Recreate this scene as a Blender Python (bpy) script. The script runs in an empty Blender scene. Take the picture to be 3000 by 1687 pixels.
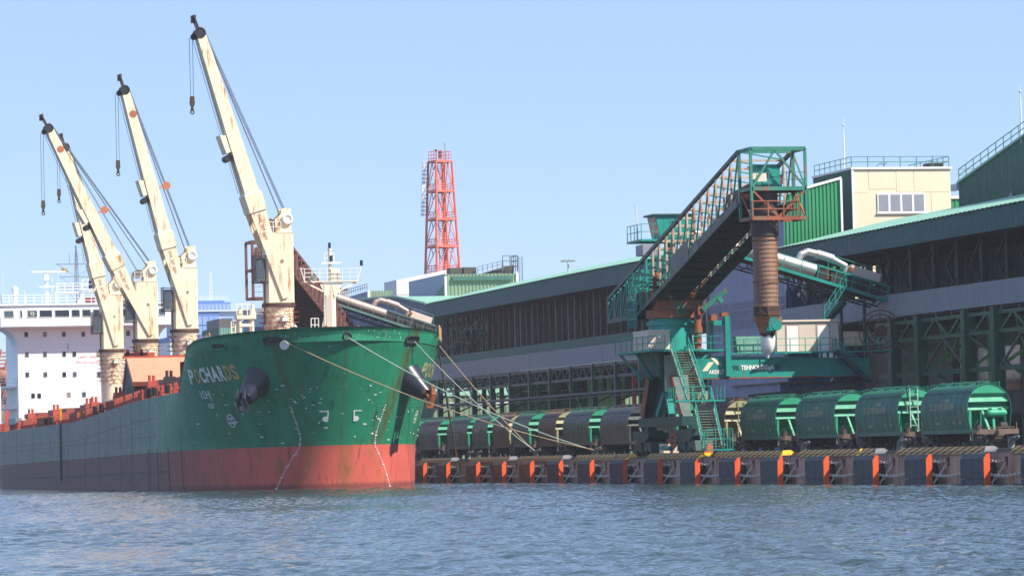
import bpy, math, random
import numpy as np
from mathutils import Vector, Matrix
random.seed(7)
SC=bpy.context.scene
COL=SC.collection
R=math.radians
# ---------------------------------------------------------------- camera
# world axes: x = inland from the quay edge, y = along the quay away from the viewer, z = up, water at z 0
yaw,tilt,roll=R(14.112),R(2.415),R(-1.393)
fw=Vector((math.sin(yaw)*math.cos(tilt),math.cos(yaw)*math.cos(tilt),math.sin(tilt)))
rt=Vector((math.cos(yaw),-math.sin(yaw),0)); up=rt.cross(fw)
rt2=math.cos(roll)*rt+math.sin(roll)*up; up2=-math.sin(roll)*rt+math.cos(roll)*up
cd=bpy.data.cameras.new('camera'); cam=bpy.data.objects.new('camera',cd); COL.objects.link(cam)
cd.lens=138.0; cd.sensor_width=36; cd.sensor_fit='HORIZONTAL'; cd.clip_start=1; cd.clip_end=9000
M=Matrix((rt2,up2,-fw)).transposed().to_4x4(); M.translation=Vector((-90.1,-235.0,2.76)); cam.matrix_world=M
SC.camera=cam
# ---------------------------------------------------------------- sky and sun
SUN_EL=R(45); SUN_AZ=math.atan2(.743,-.669)
W=bpy.data.worlds.new('World'); SC.world=W; W.use_nodes=True
nt=W.node_tree; bg=nt.nodes['Background']; sky=nt.nodes.new('ShaderNodeTexSky')
sky.sky_type='NISHITA'; sky.sun_disc=False; sky.sun_elevation=SUN_EL; sky.sun_rotation=SUN_AZ
sky.air_density=1.0; sky.dust_density=0.3; sky.ozone_density=4.0; sky.altitude=2500
sky_mix=nt.nodes.new('ShaderNodeMixRGB'); sky_mix.inputs[0].default_value=.7; sky_mix.inputs[2].default_value=(1.86,2.52,4.1,1)   # even blue mixed into the whole sky for its tone and brighter fill
nt.links.new(sky.outputs[0],sky_mix.inputs[1]); nt.links.new(sky_mix.outputs[0],bg.inputs[0]); bg.inputs[1].default_value=0.15
sd=bpy.data.lights.new('sun','SUN'); sun=bpy.data.objects.new('sun',sd); COL.objects.link(sun)
sd.energy=5.0; sd.angle=R(.53); sd.color=(1,.95,.86)
sv=Vector((math.sin(SUN_AZ)*math.cos(SUN_EL),math.cos(SUN_AZ)*math.cos(SUN_EL),math.sin(SUN_EL)))
sun.rotation_euler=sv.to_track_quat('Z','Y').to_euler(); sun.location=(0,0,200)
SC.view_settings.view_transform='Standard'; SC.view_settings.look='None'
SC.view_settings.exposure=0.58; SC.view_settings.gamma=1; SC.view_settings.use_curve_mapping=False
SC.render.engine='CYCLES'
# ---------------------------------------------------------------- materials
def C(h):
    h=h.lstrip('#'); o=[]
    for i in (0,2,4):
        v=int(h[i:i+2],16)/255; o.append(v/12.92 if v<=.04045 else ((v+.055)/1.055)**2.4)
    return (*o,1)
MATS={}
def mat(name,col,rough=.55,metal=0.,var=.12,vscale=.6,rust=0.,rcol='#8a4a24',rscale=(1.2,1.2,.18),speck=0.,scol='#cfcfc8',spec=.5,bump=0.,bscale=8.,streak=0.,stcol='#2a2420',band=None,dirt=0.,dcol='#4a3a30'):
    if name in MATS: return MATS[name]
    m=bpy.data.materials.new(name); m.use_nodes=True; n=m.node_tree.nodes; L=m.node_tree.links
    b=n['Principled BSDF']; b.inputs['Roughness'].default_value=rough; b.inputs['Metallic'].default_value=metal
    b.inputs['Specular IOR Level'].default_value=spec
    if isinstance(col,str): col=C(col)
    tc=n.new('ShaderNodeTexCoord')
    def noise(scale,vec=(1,1,1),det=4,rgh=.6):
        mp=n.new('ShaderNodeMapping'); mp.inputs['Scale'].default_value=vec; L.new(tc.outputs['Object'],mp.inputs['Vector'])
        t=n.new('ShaderNodeTexNoise'); t.inputs['Scale'].default_value=scale; t.inputs['Detail'].default_value=det; t.inputs['Roughness'].default_value=rgh
        L.new(mp.outputs[0],t.inputs['Vector']); return t.outputs['Fac']
    def ramp(src,a,bb):
        r=n.new('ShaderNodeMapRange'); r.inputs['From Min'].default_value=a; r.inputs['From Max'].default_value=bb; L.new(src,r.inputs['Value']); return r.outputs[0]
    def mix(fac,c1,c2):
        x=n.new('ShaderNodeMixRGB')
        for i,v in ((0,fac),(1,c1),(2,c2)):
            if hasattr(v,'links'): L.new(v,x.inputs[i])
            elif isinstance(v,(int,float)): x.inputs[i].default_value=v
            else: x.inputs[i].default_value=v
        return x.outputs[0]
    cur=mix(ramp(noise(vscale,(1,1,.6)),.3,.7),tuple(max(0,c*(1-var)) for c in col[:3])+(1,),tuple(min(1,c*(1+var)) for c in col[:3])+(1,))
    if dirt: cur=mix(ramp(noise(.9,(1,1,1),5,.7),.62-.3*dirt,.85),cur,C(dcol))
    if streak: cur=mix(ramp(noise(1.,(2.2,2.2,.09),3,.55),.64-.2*streak,.80),cur,C(stcol))
    rf=None
    if rust:
        rf=ramp(noise(1.,rscale,5,.65),.66-.22*rust,.76-.16*rust); cur=mix(rf,cur,C(rcol))
    if speck: cur=mix(ramp(noise(2.3,(1,1,1.3),3,.6),.735-.05*speck,.745-.05*speck),cur,C(scol))
    L.new(cur,b.inputs['Base Color'])
    if bump:
        bp=n.new('ShaderNodeBump'); bp.inputs['Strength'].default_value=bump; bp.inputs['Distance'].default_value=.05
        L.new(noise(bscale),bp.inputs['Height']); L.new(bp.outputs[0],b.inputs['Normal'])
    rr=ramp(noise(1.7),.2,.8); mr=n.new('ShaderNodeMapRange'); mr.inputs['To Min'].default_value=max(.03,rough-.1); mr.inputs['To Max'].default_value=min(1,rough+.14)
    L.new(rr,mr.inputs['Value']); L.new(mr.outputs[0],b.inputs['Roughness'])
    MATS[name]=m; return m
hull_green=mat('hull green paint','#1d7d5b',.5,spec=.35,var=.22,vscale=.25,rust=.12,rcol='#5a4a1e',rscale=(.9,.9,.1),speck=.35,streak=.35,stcol='#16352c',bump=.45,bscale=.5)
hull_grey=mat('hull weathered paint','#4f6a6c',.42,var=.18,vscale=.3,rust=.05,rcol='#3d3a34',rscale=(1.6,1.6,.12),streak=.55,stcol='#31464a',bump=.15,bscale=.8)
hull_red=mat('hull antifouling','#cf6152',.6,spec=.3,var=.16,vscale=.3,rust=.2,rcol='#8e6a2e',rscale=(.5,.5,.25),streak=.35,stcol='#7e3b34',speck=.1,bump=.4,bscale=.5)
deck_red=mat('deck red','#8f4634',.6,rust=.25,var=.2)
rail_red=mat('rail red','#b84c32',.55,var=.2,rust=.2)
salmon=mat('hatch salmon','#cf8d6c',.6,var=.12,rust=.12,speck=.1,rcol='#a85a34')
cream=mat('crane cream','#f1e0bd',.5,var=.06,rust=.5,rcol='#b57436',rscale=(1.9,1.9,.28),dirt=.12,dcol='#b08a58')
cream2=mat('crane cream clean','#f0e3c4',.5,var=.06,rust=.15,rcol='#b0662a')
white=mat('ship white','#f3f5f4',.5,var=.03,rust=.03,rcol='#b99a78')
offwhite=mat('fitting white','#dedcd2',.5,var=.06,rust=.12)
dark=mat('dark steel','#22211f',.6,var=.3,rust=.15)
rope_dark=mat('wire rope','#3c3f42',.6)
glass=mat('window glass','#232a30',.12,var=.2,spec=.8)
glass2=mat('window glass pale','#4a5358',.15,var=.3,spec=.7)
glassc=mat('window curtain','#9a917c',.3,var=.3)
black=mat('black rubber','#15171a',.55,var=.3,bump=.2)
navy=mat('anchor bolster','#20222c',.3,var=.25,rust=.08)
rusty=mat('rust','#9a5228',.75,var=.3,dirt=.5,dcol='#4e2a18',bump=.4)
teal=mat('loader teal','#128a7c',.45,var=.14,rust=.16,rcol='#7a4a2a',streak=.2,stcol='#0b5a50')
teal_w=mat('loader teal weathered','#2f7d68',.5,var=.2,rust=.42,rcol='#a05234',rscale=(.7,.7,.3))
teal_d=mat('loader dark teal','#12413b',.5,var=.2,rust=.2,rcol='#5a3524')  # darker teal, partly to put the lower structure's shade into the colour
rustteal=mat('loader rusty','#96502f',.6,var=.25,rust=.55,rcol='#3f7a66',rscale=(.5,.5,.5))
boomdark=mat('boom underside','#2b2320',.8,var=.3,rust=.2)
silver=mat('galvanised tube','#b9b4b4',.5,metal=.6,var=.08)
dustysilver=mat('dusty tube','#b59a90',.5,metal=.35,var=.1)
brown=mat('loader brown','#6c4438',.6,var=.2,rust=.3,rcol='#4a2a20')
tubebrown=mat('chute canvas','#86664f',.6,var=.18,dirt=.4,dcol='#9a5a34')
beige=mat('cabin cladding','#d9c6b2',.55,var=.05,rust=.06)
pale=mat('pale door','#ece3d8',.5,var=.03)
bagw=mat('white bag','#d9d3cd',.75,var=.08,bump=.6,bscale=3)
concrete=mat('concrete','#8a8078',.85,var=.2,bump=.3,dirt=.3)
apron=mat('apron concrete','#6f6a64',.9,var=.2,bump=.2,dirt=.3)
quaywall=mat('quay wall','#bb9888',.8,var=.2,rust=.62,rcol='#9a5a3a',rscale=(.5,.5,.22),streak=.4,stcol='#33302e',bump=.3)
orange=mat('fender orange','#e5591f',.5,var=.08,rust=.06)
pad=mat('fender pad','#232a36',.55,var=.25,streak=.3,stcol='#5a626a',bump=.15)
padorange=mat('fender pad rusty','#5c3c30',.6,var=.3,rust=.7,rcol='#8a4526',rscale=(.6,.6,.4))
chainm=mat('chain','#d2cabe',.5,metal=.0,var=.2,rust=.2)
bollm=mat('bollard iron','#55585a',.5,var=.15,rust=.1)
yellow=mat('yellow paint','#e8b21c',.55,var=.08,rust=.08)
capgrey=mat('cap grey','#75716e',.7,var=.15)
fascia=mat('shed fascia','#2e5a5c',.5,var=.08,streak=.25,stcol='#24474a')
roofg=mat('shed roof green','#86b39a',.5,var=.08)
bandgrey=mat('cladding grey','#8d8f98',.5,var=.05,streak=.25,stcol='#6e7078')
bandgreen=mat('cladding green','#3f6b5c',.5,var=.08,streak=.3,stcol='#33524a')
steelg=mat('steel green','#244f3b',.5,var=.15,rust=.15,rcol='#3a2c22')
steeldk=mat('steel grey','#5e5a56',.6,var=.2,rust=.2)
steellt=mat('steel light green','#6fae62',.5,var=.1)
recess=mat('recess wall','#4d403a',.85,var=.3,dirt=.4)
ribm=mat('recess post','#5c4034',.7,var=.3,rust=.3)
purple=mat('cladding lavender','#8d93ac',.5,var=.04,streak=.2,stcol='#767b92')
bluedk=mat('cladding blue','#4a5a76',.5,var=.08)
greencl=mat('cladding bright green','#2f8a58',.45,var=.06,speck=.08)
greendk=mat('cladding dark green','#1d5a44',.5,var=.12,streak=.5,stcol='#2f7058')
greenpale=mat('cladding pale green','#7f9478',.55,var=.1,streak=.4,stcol='#5f7a58')
creamb=mat('tower cream','#e6d3b4',.6,var=.04,rust=.05,rcol='#c9a67e')
whiteb=mat('trim white','#e6e4e0',.5,var=.03)
greyb=mat('panel light grey','#b9b9bd',.5,var=.03)
lampred=mat('tower red','#d9705c',.5,var=.06)
officeg=mat('office glass','#86a0d0',.35,var=.1,spec=.7)
officef=mat('office frame','#5d7cb4',.4,var=.08)
officew=mat('office white','#c9d2de',.5,var=.03)
wheelm=mat('wheel steel','#4a4644',.5,metal=.4,var=.3,rust=.3)
under=mat('underframe','#3b3532',.75,var=.3,rust=.3)
ropem=mat('mooring rope','#a58d70',.9,var=.2)
ropet=mat('mooring rope pale','#9fb0a2',.9,var=.15)

def add_stains(m,lines,col,zlo=None,zhi=None,waterline=None,fade=None):
    n=m.node_tree.nodes;L=m.node_tree.links;b=n['Principled BSDF'];src=b.inputs['Base Color'].links[0].from_socket
    tc=n.new('ShaderNodeTexCoord');sx=n.new('ShaderNodeSeparateXYZ');L.new(tc.outputs['Object'],sx.inputs[0])
    def M(op,a,c=0.,c2=None):
        q=n.new('ShaderNodeMath');q.operation=op
        for i,v in enumerate((a,c) if c2 is None else (a,c,c2)):
            if hasattr(v,'links'): L.new(v,q.inputs[i])
            else: q.inputs[i].default_value=v
        return q.outputs[0]
    mp=n.new('ShaderNodeMapping');mp.inputs['Scale'].default_value=(1.6,1.6,.16);L.new(tc.outputs['Object'],mp.inputs[0])
    no=n.new('ShaderNodeTexNoise');no.inputs['Scale'].default_value=1.4;no.inputs['Detail'].default_value=6;no.inputs['Roughness'].default_value=.7;L.new(mp.outputs[0],no.inputs[0])
    tot=None
    for x0,k,w,a in lines:
        d=M('SUBTRACT',sx.outputs[0],M('MULTIPLY_ADD',sx.outputs[2],k,x0-3.7*k)); d=M('DIVIDE',d,w); g=M('SUBTRACT',1.,M('MULTIPLY',d,d)); g=M('MULTIPLY',M('MAXIMUM',g,0.),a)
        tot=g if tot is None else M('ADD',tot,g)
    f=M('MULTIPLY',tot,M('MULTIPLY_ADD',no.outputs['Fac'],3.2,-1.05)); cl=M('MINIMUM',M('MAXIMUM',f,0.),.9)
    x=n.new('ShaderNodeMixRGB');L.new(cl,x.inputs[0]);L.new(src,x.inputs[1]);x.inputs[2].default_value=C(col);cur=x.outputs[0]
    if waterline:
        z=M('SUBTRACT',1.,M('DIVIDE',M('MULTIPLY_ADD',no.outputs['Fac'],-.5,M('ADD',sx.outputs[2],.2)),waterline)); z=M('MINIMUM',M('MAXIMUM',M('MULTIPLY',z,1.3),0.),.75)
        y=n.new('ShaderNodeMixRGB');L.new(z,y.inputs[0]);L.new(cur,y.inputs[1]);y.inputs[2].default_value=C('#6a3a38');cur=y.outputs[0]
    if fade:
        # paint on the parallel body is weathered and has shade mixed in; ragged front
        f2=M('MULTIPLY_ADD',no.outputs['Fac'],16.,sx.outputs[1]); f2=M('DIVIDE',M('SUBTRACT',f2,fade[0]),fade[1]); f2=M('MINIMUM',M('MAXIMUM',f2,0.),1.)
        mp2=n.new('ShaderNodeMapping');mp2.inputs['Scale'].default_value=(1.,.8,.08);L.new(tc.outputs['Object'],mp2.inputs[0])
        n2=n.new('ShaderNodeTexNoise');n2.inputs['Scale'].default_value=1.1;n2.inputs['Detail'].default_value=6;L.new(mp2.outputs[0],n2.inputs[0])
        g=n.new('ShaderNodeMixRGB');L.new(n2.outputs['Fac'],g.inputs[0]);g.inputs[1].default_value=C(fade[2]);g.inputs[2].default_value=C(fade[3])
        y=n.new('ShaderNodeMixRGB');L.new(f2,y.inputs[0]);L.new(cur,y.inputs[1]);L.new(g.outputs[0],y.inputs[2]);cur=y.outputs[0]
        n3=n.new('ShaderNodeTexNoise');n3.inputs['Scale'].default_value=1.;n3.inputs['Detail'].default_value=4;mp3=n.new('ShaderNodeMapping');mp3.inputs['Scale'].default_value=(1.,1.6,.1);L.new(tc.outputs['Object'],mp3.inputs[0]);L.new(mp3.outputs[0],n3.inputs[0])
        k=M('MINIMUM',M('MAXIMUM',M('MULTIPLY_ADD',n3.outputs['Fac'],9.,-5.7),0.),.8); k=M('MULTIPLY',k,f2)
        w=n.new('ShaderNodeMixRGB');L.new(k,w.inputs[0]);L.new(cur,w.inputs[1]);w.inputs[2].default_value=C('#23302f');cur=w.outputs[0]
    L.new(cur,b.inputs['Base Color'])
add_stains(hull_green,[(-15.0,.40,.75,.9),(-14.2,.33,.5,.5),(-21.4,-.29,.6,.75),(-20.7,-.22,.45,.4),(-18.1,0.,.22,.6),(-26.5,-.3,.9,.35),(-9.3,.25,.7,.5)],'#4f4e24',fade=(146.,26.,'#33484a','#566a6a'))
add_stains(hull_red,[(-17.6,-.02,.9,.9),(-15.3,-.5,.5,.5),(-20.,.6,.6,.5),(-21.2,-.2,.5,.35)],'#8a6a34',waterline=.55,fade=(128.,30.,'#55393c','#75504e'))  # red darkens aft to put the shaded side's tone into the paint
# ---------------------------------------------------------------- mesh helpers
Zv=Vector((0,0,1))
class MB:
    def __init__(s): s.v=[];s.f=[];s.m=[];s.sm=[]
    def add(s,vs,fs,m=0,smooth=False):
        o=len(s.v); s.v+= [tuple(v) for v in vs]
        for f in fs: s.f.append(tuple(i+o for i in f)); s.m.append(m); s.sm.append(smooth)
        return s
    def box(s,x0,x1,y0,y1,z0,z1,m=0):
        if x0>x1:x0,x1=x1,x0
        if y0>y1:y0,y1=y1,y0
        if z0>z1:z0,z1=z1,z0
        return s.add([(x0,y0,z0),(x1,y0,z0),(x1,y1,z0),(x0,y1,z0),(x0,y0,z1),(x1,y0,z1),(x1,y1,z1),(x0,y1,z1)],
          [(0,3,2,1),(4,5,6,7),(0,1,5,4),(1,2,6,5),(2,3,7,6),(3,0,4,7)],m)
    def beam(s,p,q,w,h=None,m=0,upv=None):
        p=Vector(p);q=Vector(q);h=h or w;d=(q-p)
        if d.length<1e-6: return s
        d.normalize(); u=upv or Zv
        if abs(d.dot(u))>.98: u=Vector((0,1,0))
        a=d.cross(u).normalized()*(w/2); b=a.cross(d).normalized()*(h/2)
        return s.add([p-a-b,p+a-b,p+a+b,p-a+b,q-a-b,q+a-b,q+a+b,q-a+b],[(0,1,2,3),(7,6,5,4),(0,4,5,1),(1,5,6,2),(2,6,7,3),(3,7,4,0)],m)
    def cyl(s,p,q,r,r2=None,n=12,m=0,cap=True,smooth=True):
        p=Vector(p);q=Vector(q);r2=r if r2 is None else r2;d=(q-p).normalized()
        u=Zv if abs(d.z)<.95 else Vector((0,1,0)); a=d.cross(u).normalized(); b=a.cross(d)
        vs=[]
        for c,rr in ((p,r),(q,r2)):
            for i in range(n):
                t=2*math.pi*i/n; vs.append(c+a*(math.cos(t)*rr)+b*(math.sin(t)*rr))
        s.add(vs,[(i,n+i,n+(i+1)%n,(i+1)%n) for i in range(n)],m,smooth)
        if cap: s.add(vs,[tuple(range(n)),tuple(range(2*n-1,n-1,-1))],m)
        return s
    def path(s,pts,r,n=6,m=0):
        for a,b in zip(pts[:-1],pts[1:]): s.cyl(a,b,r,n=n,m=m,cap=False)
        return s
    def prism(s,pts,ext,m=0):
        e=Vector(ext);n=len(pts);a=[Vector(p) for p in pts];vs=a+[p+e for p in a]
        return s.add(vs,[tuple(range(n)),tuple(range(2*n-1,n-1,-1))]+[(i,(i+1)%n,n+(i+1)%n,n+i) for i in range(n)],m)
    def quad(s,*p,m=0): return s.add(p,[tuple(range(len(p)))],m)
    def corr(s,a,b,z0,z1,pitch=.4,depth=.06,m=0):
        # trapezoid-profiled sheet from a to b (x,y); z0,z1 numbers or functions of 0..1
        ax,ay=a;bx,by=b;Ln=math.hypot(bx-ax,by-ay);n=max(2,int(Ln/pitch));dx,dy=(bx-ax)/Ln,(by-ay)/Ln;nx,ny=dy,-dx
        f0=z0 if callable(z0) else (lambda t:z0); f1=z1 if callable(z1) else (lambda t:z1)
        vs=[]
        for i in range(n):
            for fr,o in ((0,0),(.42,0),(.5,depth),(.92,depth)):
                t=(i+fr)/n; x=ax+dx*Ln*t+nx*o;y=ay+dy*Ln*t+ny*o; vs+=[(x,y,f0(t)),(x,y,f1(t))]
        vs+=[(bx,by,f0(1)),(bx,by,f1(1))]
        k=len(vs)//2
        return s.add(vs,[(2*i,2*i+2,2*i+3,2*i+1) for i in range(k-1)],m)
    def rail(s,pts,h=1.1,step=1.5,r=.03,m=0,mids=1,closed=False):
        P=[Vector(p) for p in pts]
        for w_,(a,b) in enumerate(zip(P[:-1],P[1:])):
            k=max(1,round((b-a).length/step))
            for i in range(1 if w_ else 0,k+1):
                p=a.lerp(b,i/k); s.beam(p,p+Vector((0,0,h)),r*2,m=m)
            for j in range(mids+1):
                o=Vector((0,0,h*(j+1)/(mids+1))); s.beam(a+o,b+o,r*1.8,m=m)
        return s
    def ladder(s,p,q,w,side,step=.35,r=.035,m=0):
        p=Vector(p);q=Vector(q);o=Vector(side).normalized()*w/2
        s.beam(p-o,q-o,r*2,m=m);s.beam(p+o,q+o,r*2,m=m);k=int((q-p).length/step)
        for i in range(1,k): c=p.lerp(q,i/k); s.beam(c-o,c+o,r*1.5,m=m)
        return s
    def sphere(s,c,r,n=10,m=0,sz=1.):
        vs=[];fs=[];k=n//2+1
        for j in range(k):
            ph=math.pi*j/(k-1)
            for i in range(n): t=2*math.pi*i/n; vs.append((c[0]+r*math.sin(ph)*math.cos(t),c[1]+r*math.sin(ph)*math.sin(t),c[2]+sz*r*math.cos(ph)))
        for j in range(k-1):
            for i in range(n): fs.append((j*n+i,(j+1)*n+i,(j+1)*n+(i+1)%n,j*n+(i+1)%n))
        return s.add(vs,fs,m,True)
    def torus(s,c,axis,R_,r,n=20,k=6,m=0):
        c=Vector(c);d=Vector(axis).normalized();u=Zv if abs(d.z)<.95 else Vector((0,1,0));a=d.cross(u).normalized();b=a.cross(d);vs=[]
        for i in range(n):
            t=2*math.pi*i/n;e=a*math.cos(t)+b*math.sin(t)
            for j in range(k): p=2*math.pi*j/k; vs.append(c+e*(R_+r*math.cos(p))+d*(r*math.sin(p)))
        return s.add(vs,[(i*k+j,((i+1)%n)*k+j,((i+1)%n)*k+(j+1)%k,i*k+(j+1)%k) for i in range(n) for j in range(k)],m,True)
    def mesh(s,name,mats):
        me=bpy.data.meshes.new(name); me.from_pydata(s.v,[],s.f); 
        for m in (mats if isinstance(mats,(list,tuple)) else [mats]): me.materials.append(m)
        me.polygons.foreach_set('material_index',s.m); me.polygons.foreach_set('use_smooth',s.sm); me.update(); return me
    def build(s,name,mats,parent=None,label=None,kind=None):
        return link(name,s.mesh(name,mats),parent,label,kind)
def link(name,me,parent=None,label=None,kind=None):
    o=bpy.data.objects.new(name,me); COL.objects.link(o)
    if parent:
        o.parent=parent
        if parent.type=='EMPTY': o.matrix_parent_inverse=Matrix.Translation(-parent.location)
    if label: o['label']=label
    if kind: o['kind']=kind
    return o
def thing(name,label,cat,loc=(0,0,0),group=None):
    o=bpy.data.objects.new(name,None); COL.objects.link(o); o.location=loc; o.empty_display_size=.5
    o['label']=label;o['category']=cat
    if group:o['group']=group
    return o
def tag(o,label,cat,group=None):
    o['label']=label;o['category']=cat
    if group:o['group']=group
    return o
def copy_tree(o,parent=None):
    c=o.copy(); COL.objects.link(c); c.parent=parent
    if parent: c.matrix_parent_inverse=o.matrix_parent_inverse.copy()
    for ch in KIDS(o): copy_tree(ch,c)
    return c
def KIDS(o): return [x for x in list(COL.objects) if x.parent==o]
def text_mesh(body,size=1.,sx=1.,font_off=0.):
    cu=bpy.data.curves.new('lettering','FONT'); cu.body=body; cu.size=size; cu.offset=font_off; cu.resolution_u=3
    ob=bpy.data.objects.new('lettering',cu); COL.objects.link(ob); bpy.context.view_layer.update()
    me=bpy.data.meshes.new_from_object(ob.evaluated_get(bpy.context.evaluated_depsgraph_get()))
    vs=[(v.co.x*sx,v.co.y) for v in me.vertices]; fs=[tuple(p.vertices) for p in me.polygons]
    bpy.data.objects.remove(ob); bpy.data.curves.remove(cu); bpy.data.meshes.remove(me)
    return vs,fs
def text_on(body,size,fn,m,parent,name='lettering',sx=1.,off=0.,m2=None):
    vs,fs=text_mesh(body,size,sx,off); b=MB(); b.add([fn(x,y) for x,y in vs],fs); return b.build(name,m,parent)
# ---------------------------------------------------------------- water, ground, quay
def water():
    m=bpy.data.materials.new('harbour water'); m.use_nodes=True; n=m.node_tree.nodes;L=m.node_tree.links;b=n['Principled BSDF']
    b.inputs['Base Color'].default_value=(.026,.045,.042,1); b.inputs['Roughness'].default_value=.06; b.inputs['IOR'].default_value=1.33
    tc=n.new('ShaderNodeTexCoord'); hs=[]
    for sc,vec in ((3.0,(1,.8,1)),(8.,(1,.8,1))):
        mp=n.new('ShaderNodeMapping'); mp.inputs['Scale'].default_value=vec; L.new(tc.outputs['Object'],mp.inputs[0])
        t=n.new('ShaderNodeTexNoise'); t.inputs['Scale'].default_value=sc; t.inputs['Detail'].default_value=3; L.new(mp.outputs[0],t.inputs[0]); hs.append(t.outputs['Fac'])
    b1=n.new('ShaderNodeBump'); b1.inputs['Strength'].default_value=.8; b1.inputs['Distance'].default_value=.1; L.new(hs[0],b1.inputs['Height'])
    b2=n.new('ShaderNodeBump'); b2.inputs['Strength'].default_value=.5; b2.inputs['Distance'].default_value=.05; L.new(hs[1],b2.inputs['Height']); L.new(b1.outputs[0],b2.inputs['Normal'])
    L.new(b2.outputs[0],b.inputs['Normal'])
    x0,x1,y0,y1=-112.,28.,-172.,140.
    xs=np.arange(x0,x1+.01,.22); ys=np.concatenate([np.arange(y0,-60,.2),np.arange(-60,y1+.01,.34)]); X,Y=np.meshgrid(xs,ys); rng=np.random.default_rng(4); H=np.zeros_like(X)
    wind=math.radians(38)
    for i in range(60):
        lam=.5*(2.6/.5)**rng.random(); th=wind+rng.normal()*.8; k=2*math.pi/lam
        H+=.0062*lam**.75*np.cos(k*(X*math.cos(th)+Y*math.sin(th))+rng.random()*6.28)
    edge=np.clip(np.minimum(np.minimum(X-x0,x1-X),np.minimum(Y-y0,y1-Y))/6,0,1); H*=edge
    g=.78+.3*np.cos(X*.05+Y*.021)*np.cos(Y*.043-X*.02)+.18*np.cos(X*.16-Y*.05)*np.cos(Y*.11+X*.03); H*=g
    ny,nx=X.shape; V=np.stack([X,Y,H],-1).reshape(-1,3)
    idx=np.arange(nx*ny).reshape(ny,nx); Fq=np.stack([idx[:-1,:-1],idx[:-1,1:],idx[1:,1:],idx[1:,:-1]],-1).reshape(-1,4)
    far=4000.; xe,ye=xs[-1],ys[-1]
    ring=[(-2150,-1150,0),(2150,-1150,0),(2150,3150,0),(-2150,3150,0)]; c=[(x0,y0,0),(xe,y0,0),(xe,ye,0),(x0,ye,0)]
    nv=len(V); V=np.vstack([V,np.array(ring+c)]); ex=np.array([(nv,nv+1,nv+5,nv+4),(nv+1,nv+2,nv+6,nv+5),(nv+2,nv+3,nv+7,nv+6),(nv+3,nv,nv+4,nv+7)])
    Fq=np.vstack([Fq,ex])
    me=bpy.data.meshes.new('water'); me.vertices.add(len(V)); me.vertices.foreach_set('co',V.astype(np.float32).ravel())
    me.loops.add(Fq.size); me.loops.foreach_set('vertex_index',Fq.astype(np.int32).ravel()); me.polygons.add(len(Fq)); me.polygons.foreach_set('loop_start',(np.arange(len(Fq))*4).astype(np.int32))
    me.update(calc_edges=True); me.polygons.foreach_set('use_smooth',np.ones(len(Fq),bool)); me.materials.append(m)
    link('water',me,kind='structure')
water()
g=MB(); g.quad((1.9,-140,2.2),(900,-140,2.2),(900,2600,2.2),(1.9,2600,2.2)); g.build('quay_ground',apron,kind='structure')
far=MB(); far.box(-900,-25,900,2600,-1,2.0); far.build('far_shore',apron,kind='structure')
# railway under the wagons
tr=thing('railway_track','steel rails on the quay under the hopper wagons','track',(8,100,2.2)); tr['kind']='structure'; del tr['category']; del tr['label']
for x in (7.24,8.76):
    MB().box(x-.035,x+.035,-60,300,2.2,2.36).build('rail',wheelm,tr)
MB().box(1.95,2.05,-60,300,2.2,2.33).build('rail',wheelm,tr)
qw=thing('quay_wall','x','x',(1.8,0,0)); qw['kind']='structure'; del qw['category']; del qw['label']
rng=random.Random(3)
for i in range(-6,28):
    a=-.9+10.65*i; MB().box(1.15+rng.uniform(0,.02),2.2,a+.02,a+10.63,-2,2.12).build('wall_panel',quaywall,qw)
MB().box(1.1,2.35,-64,297,2.06,2.15).build('coping',capgrey,qw)
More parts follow.
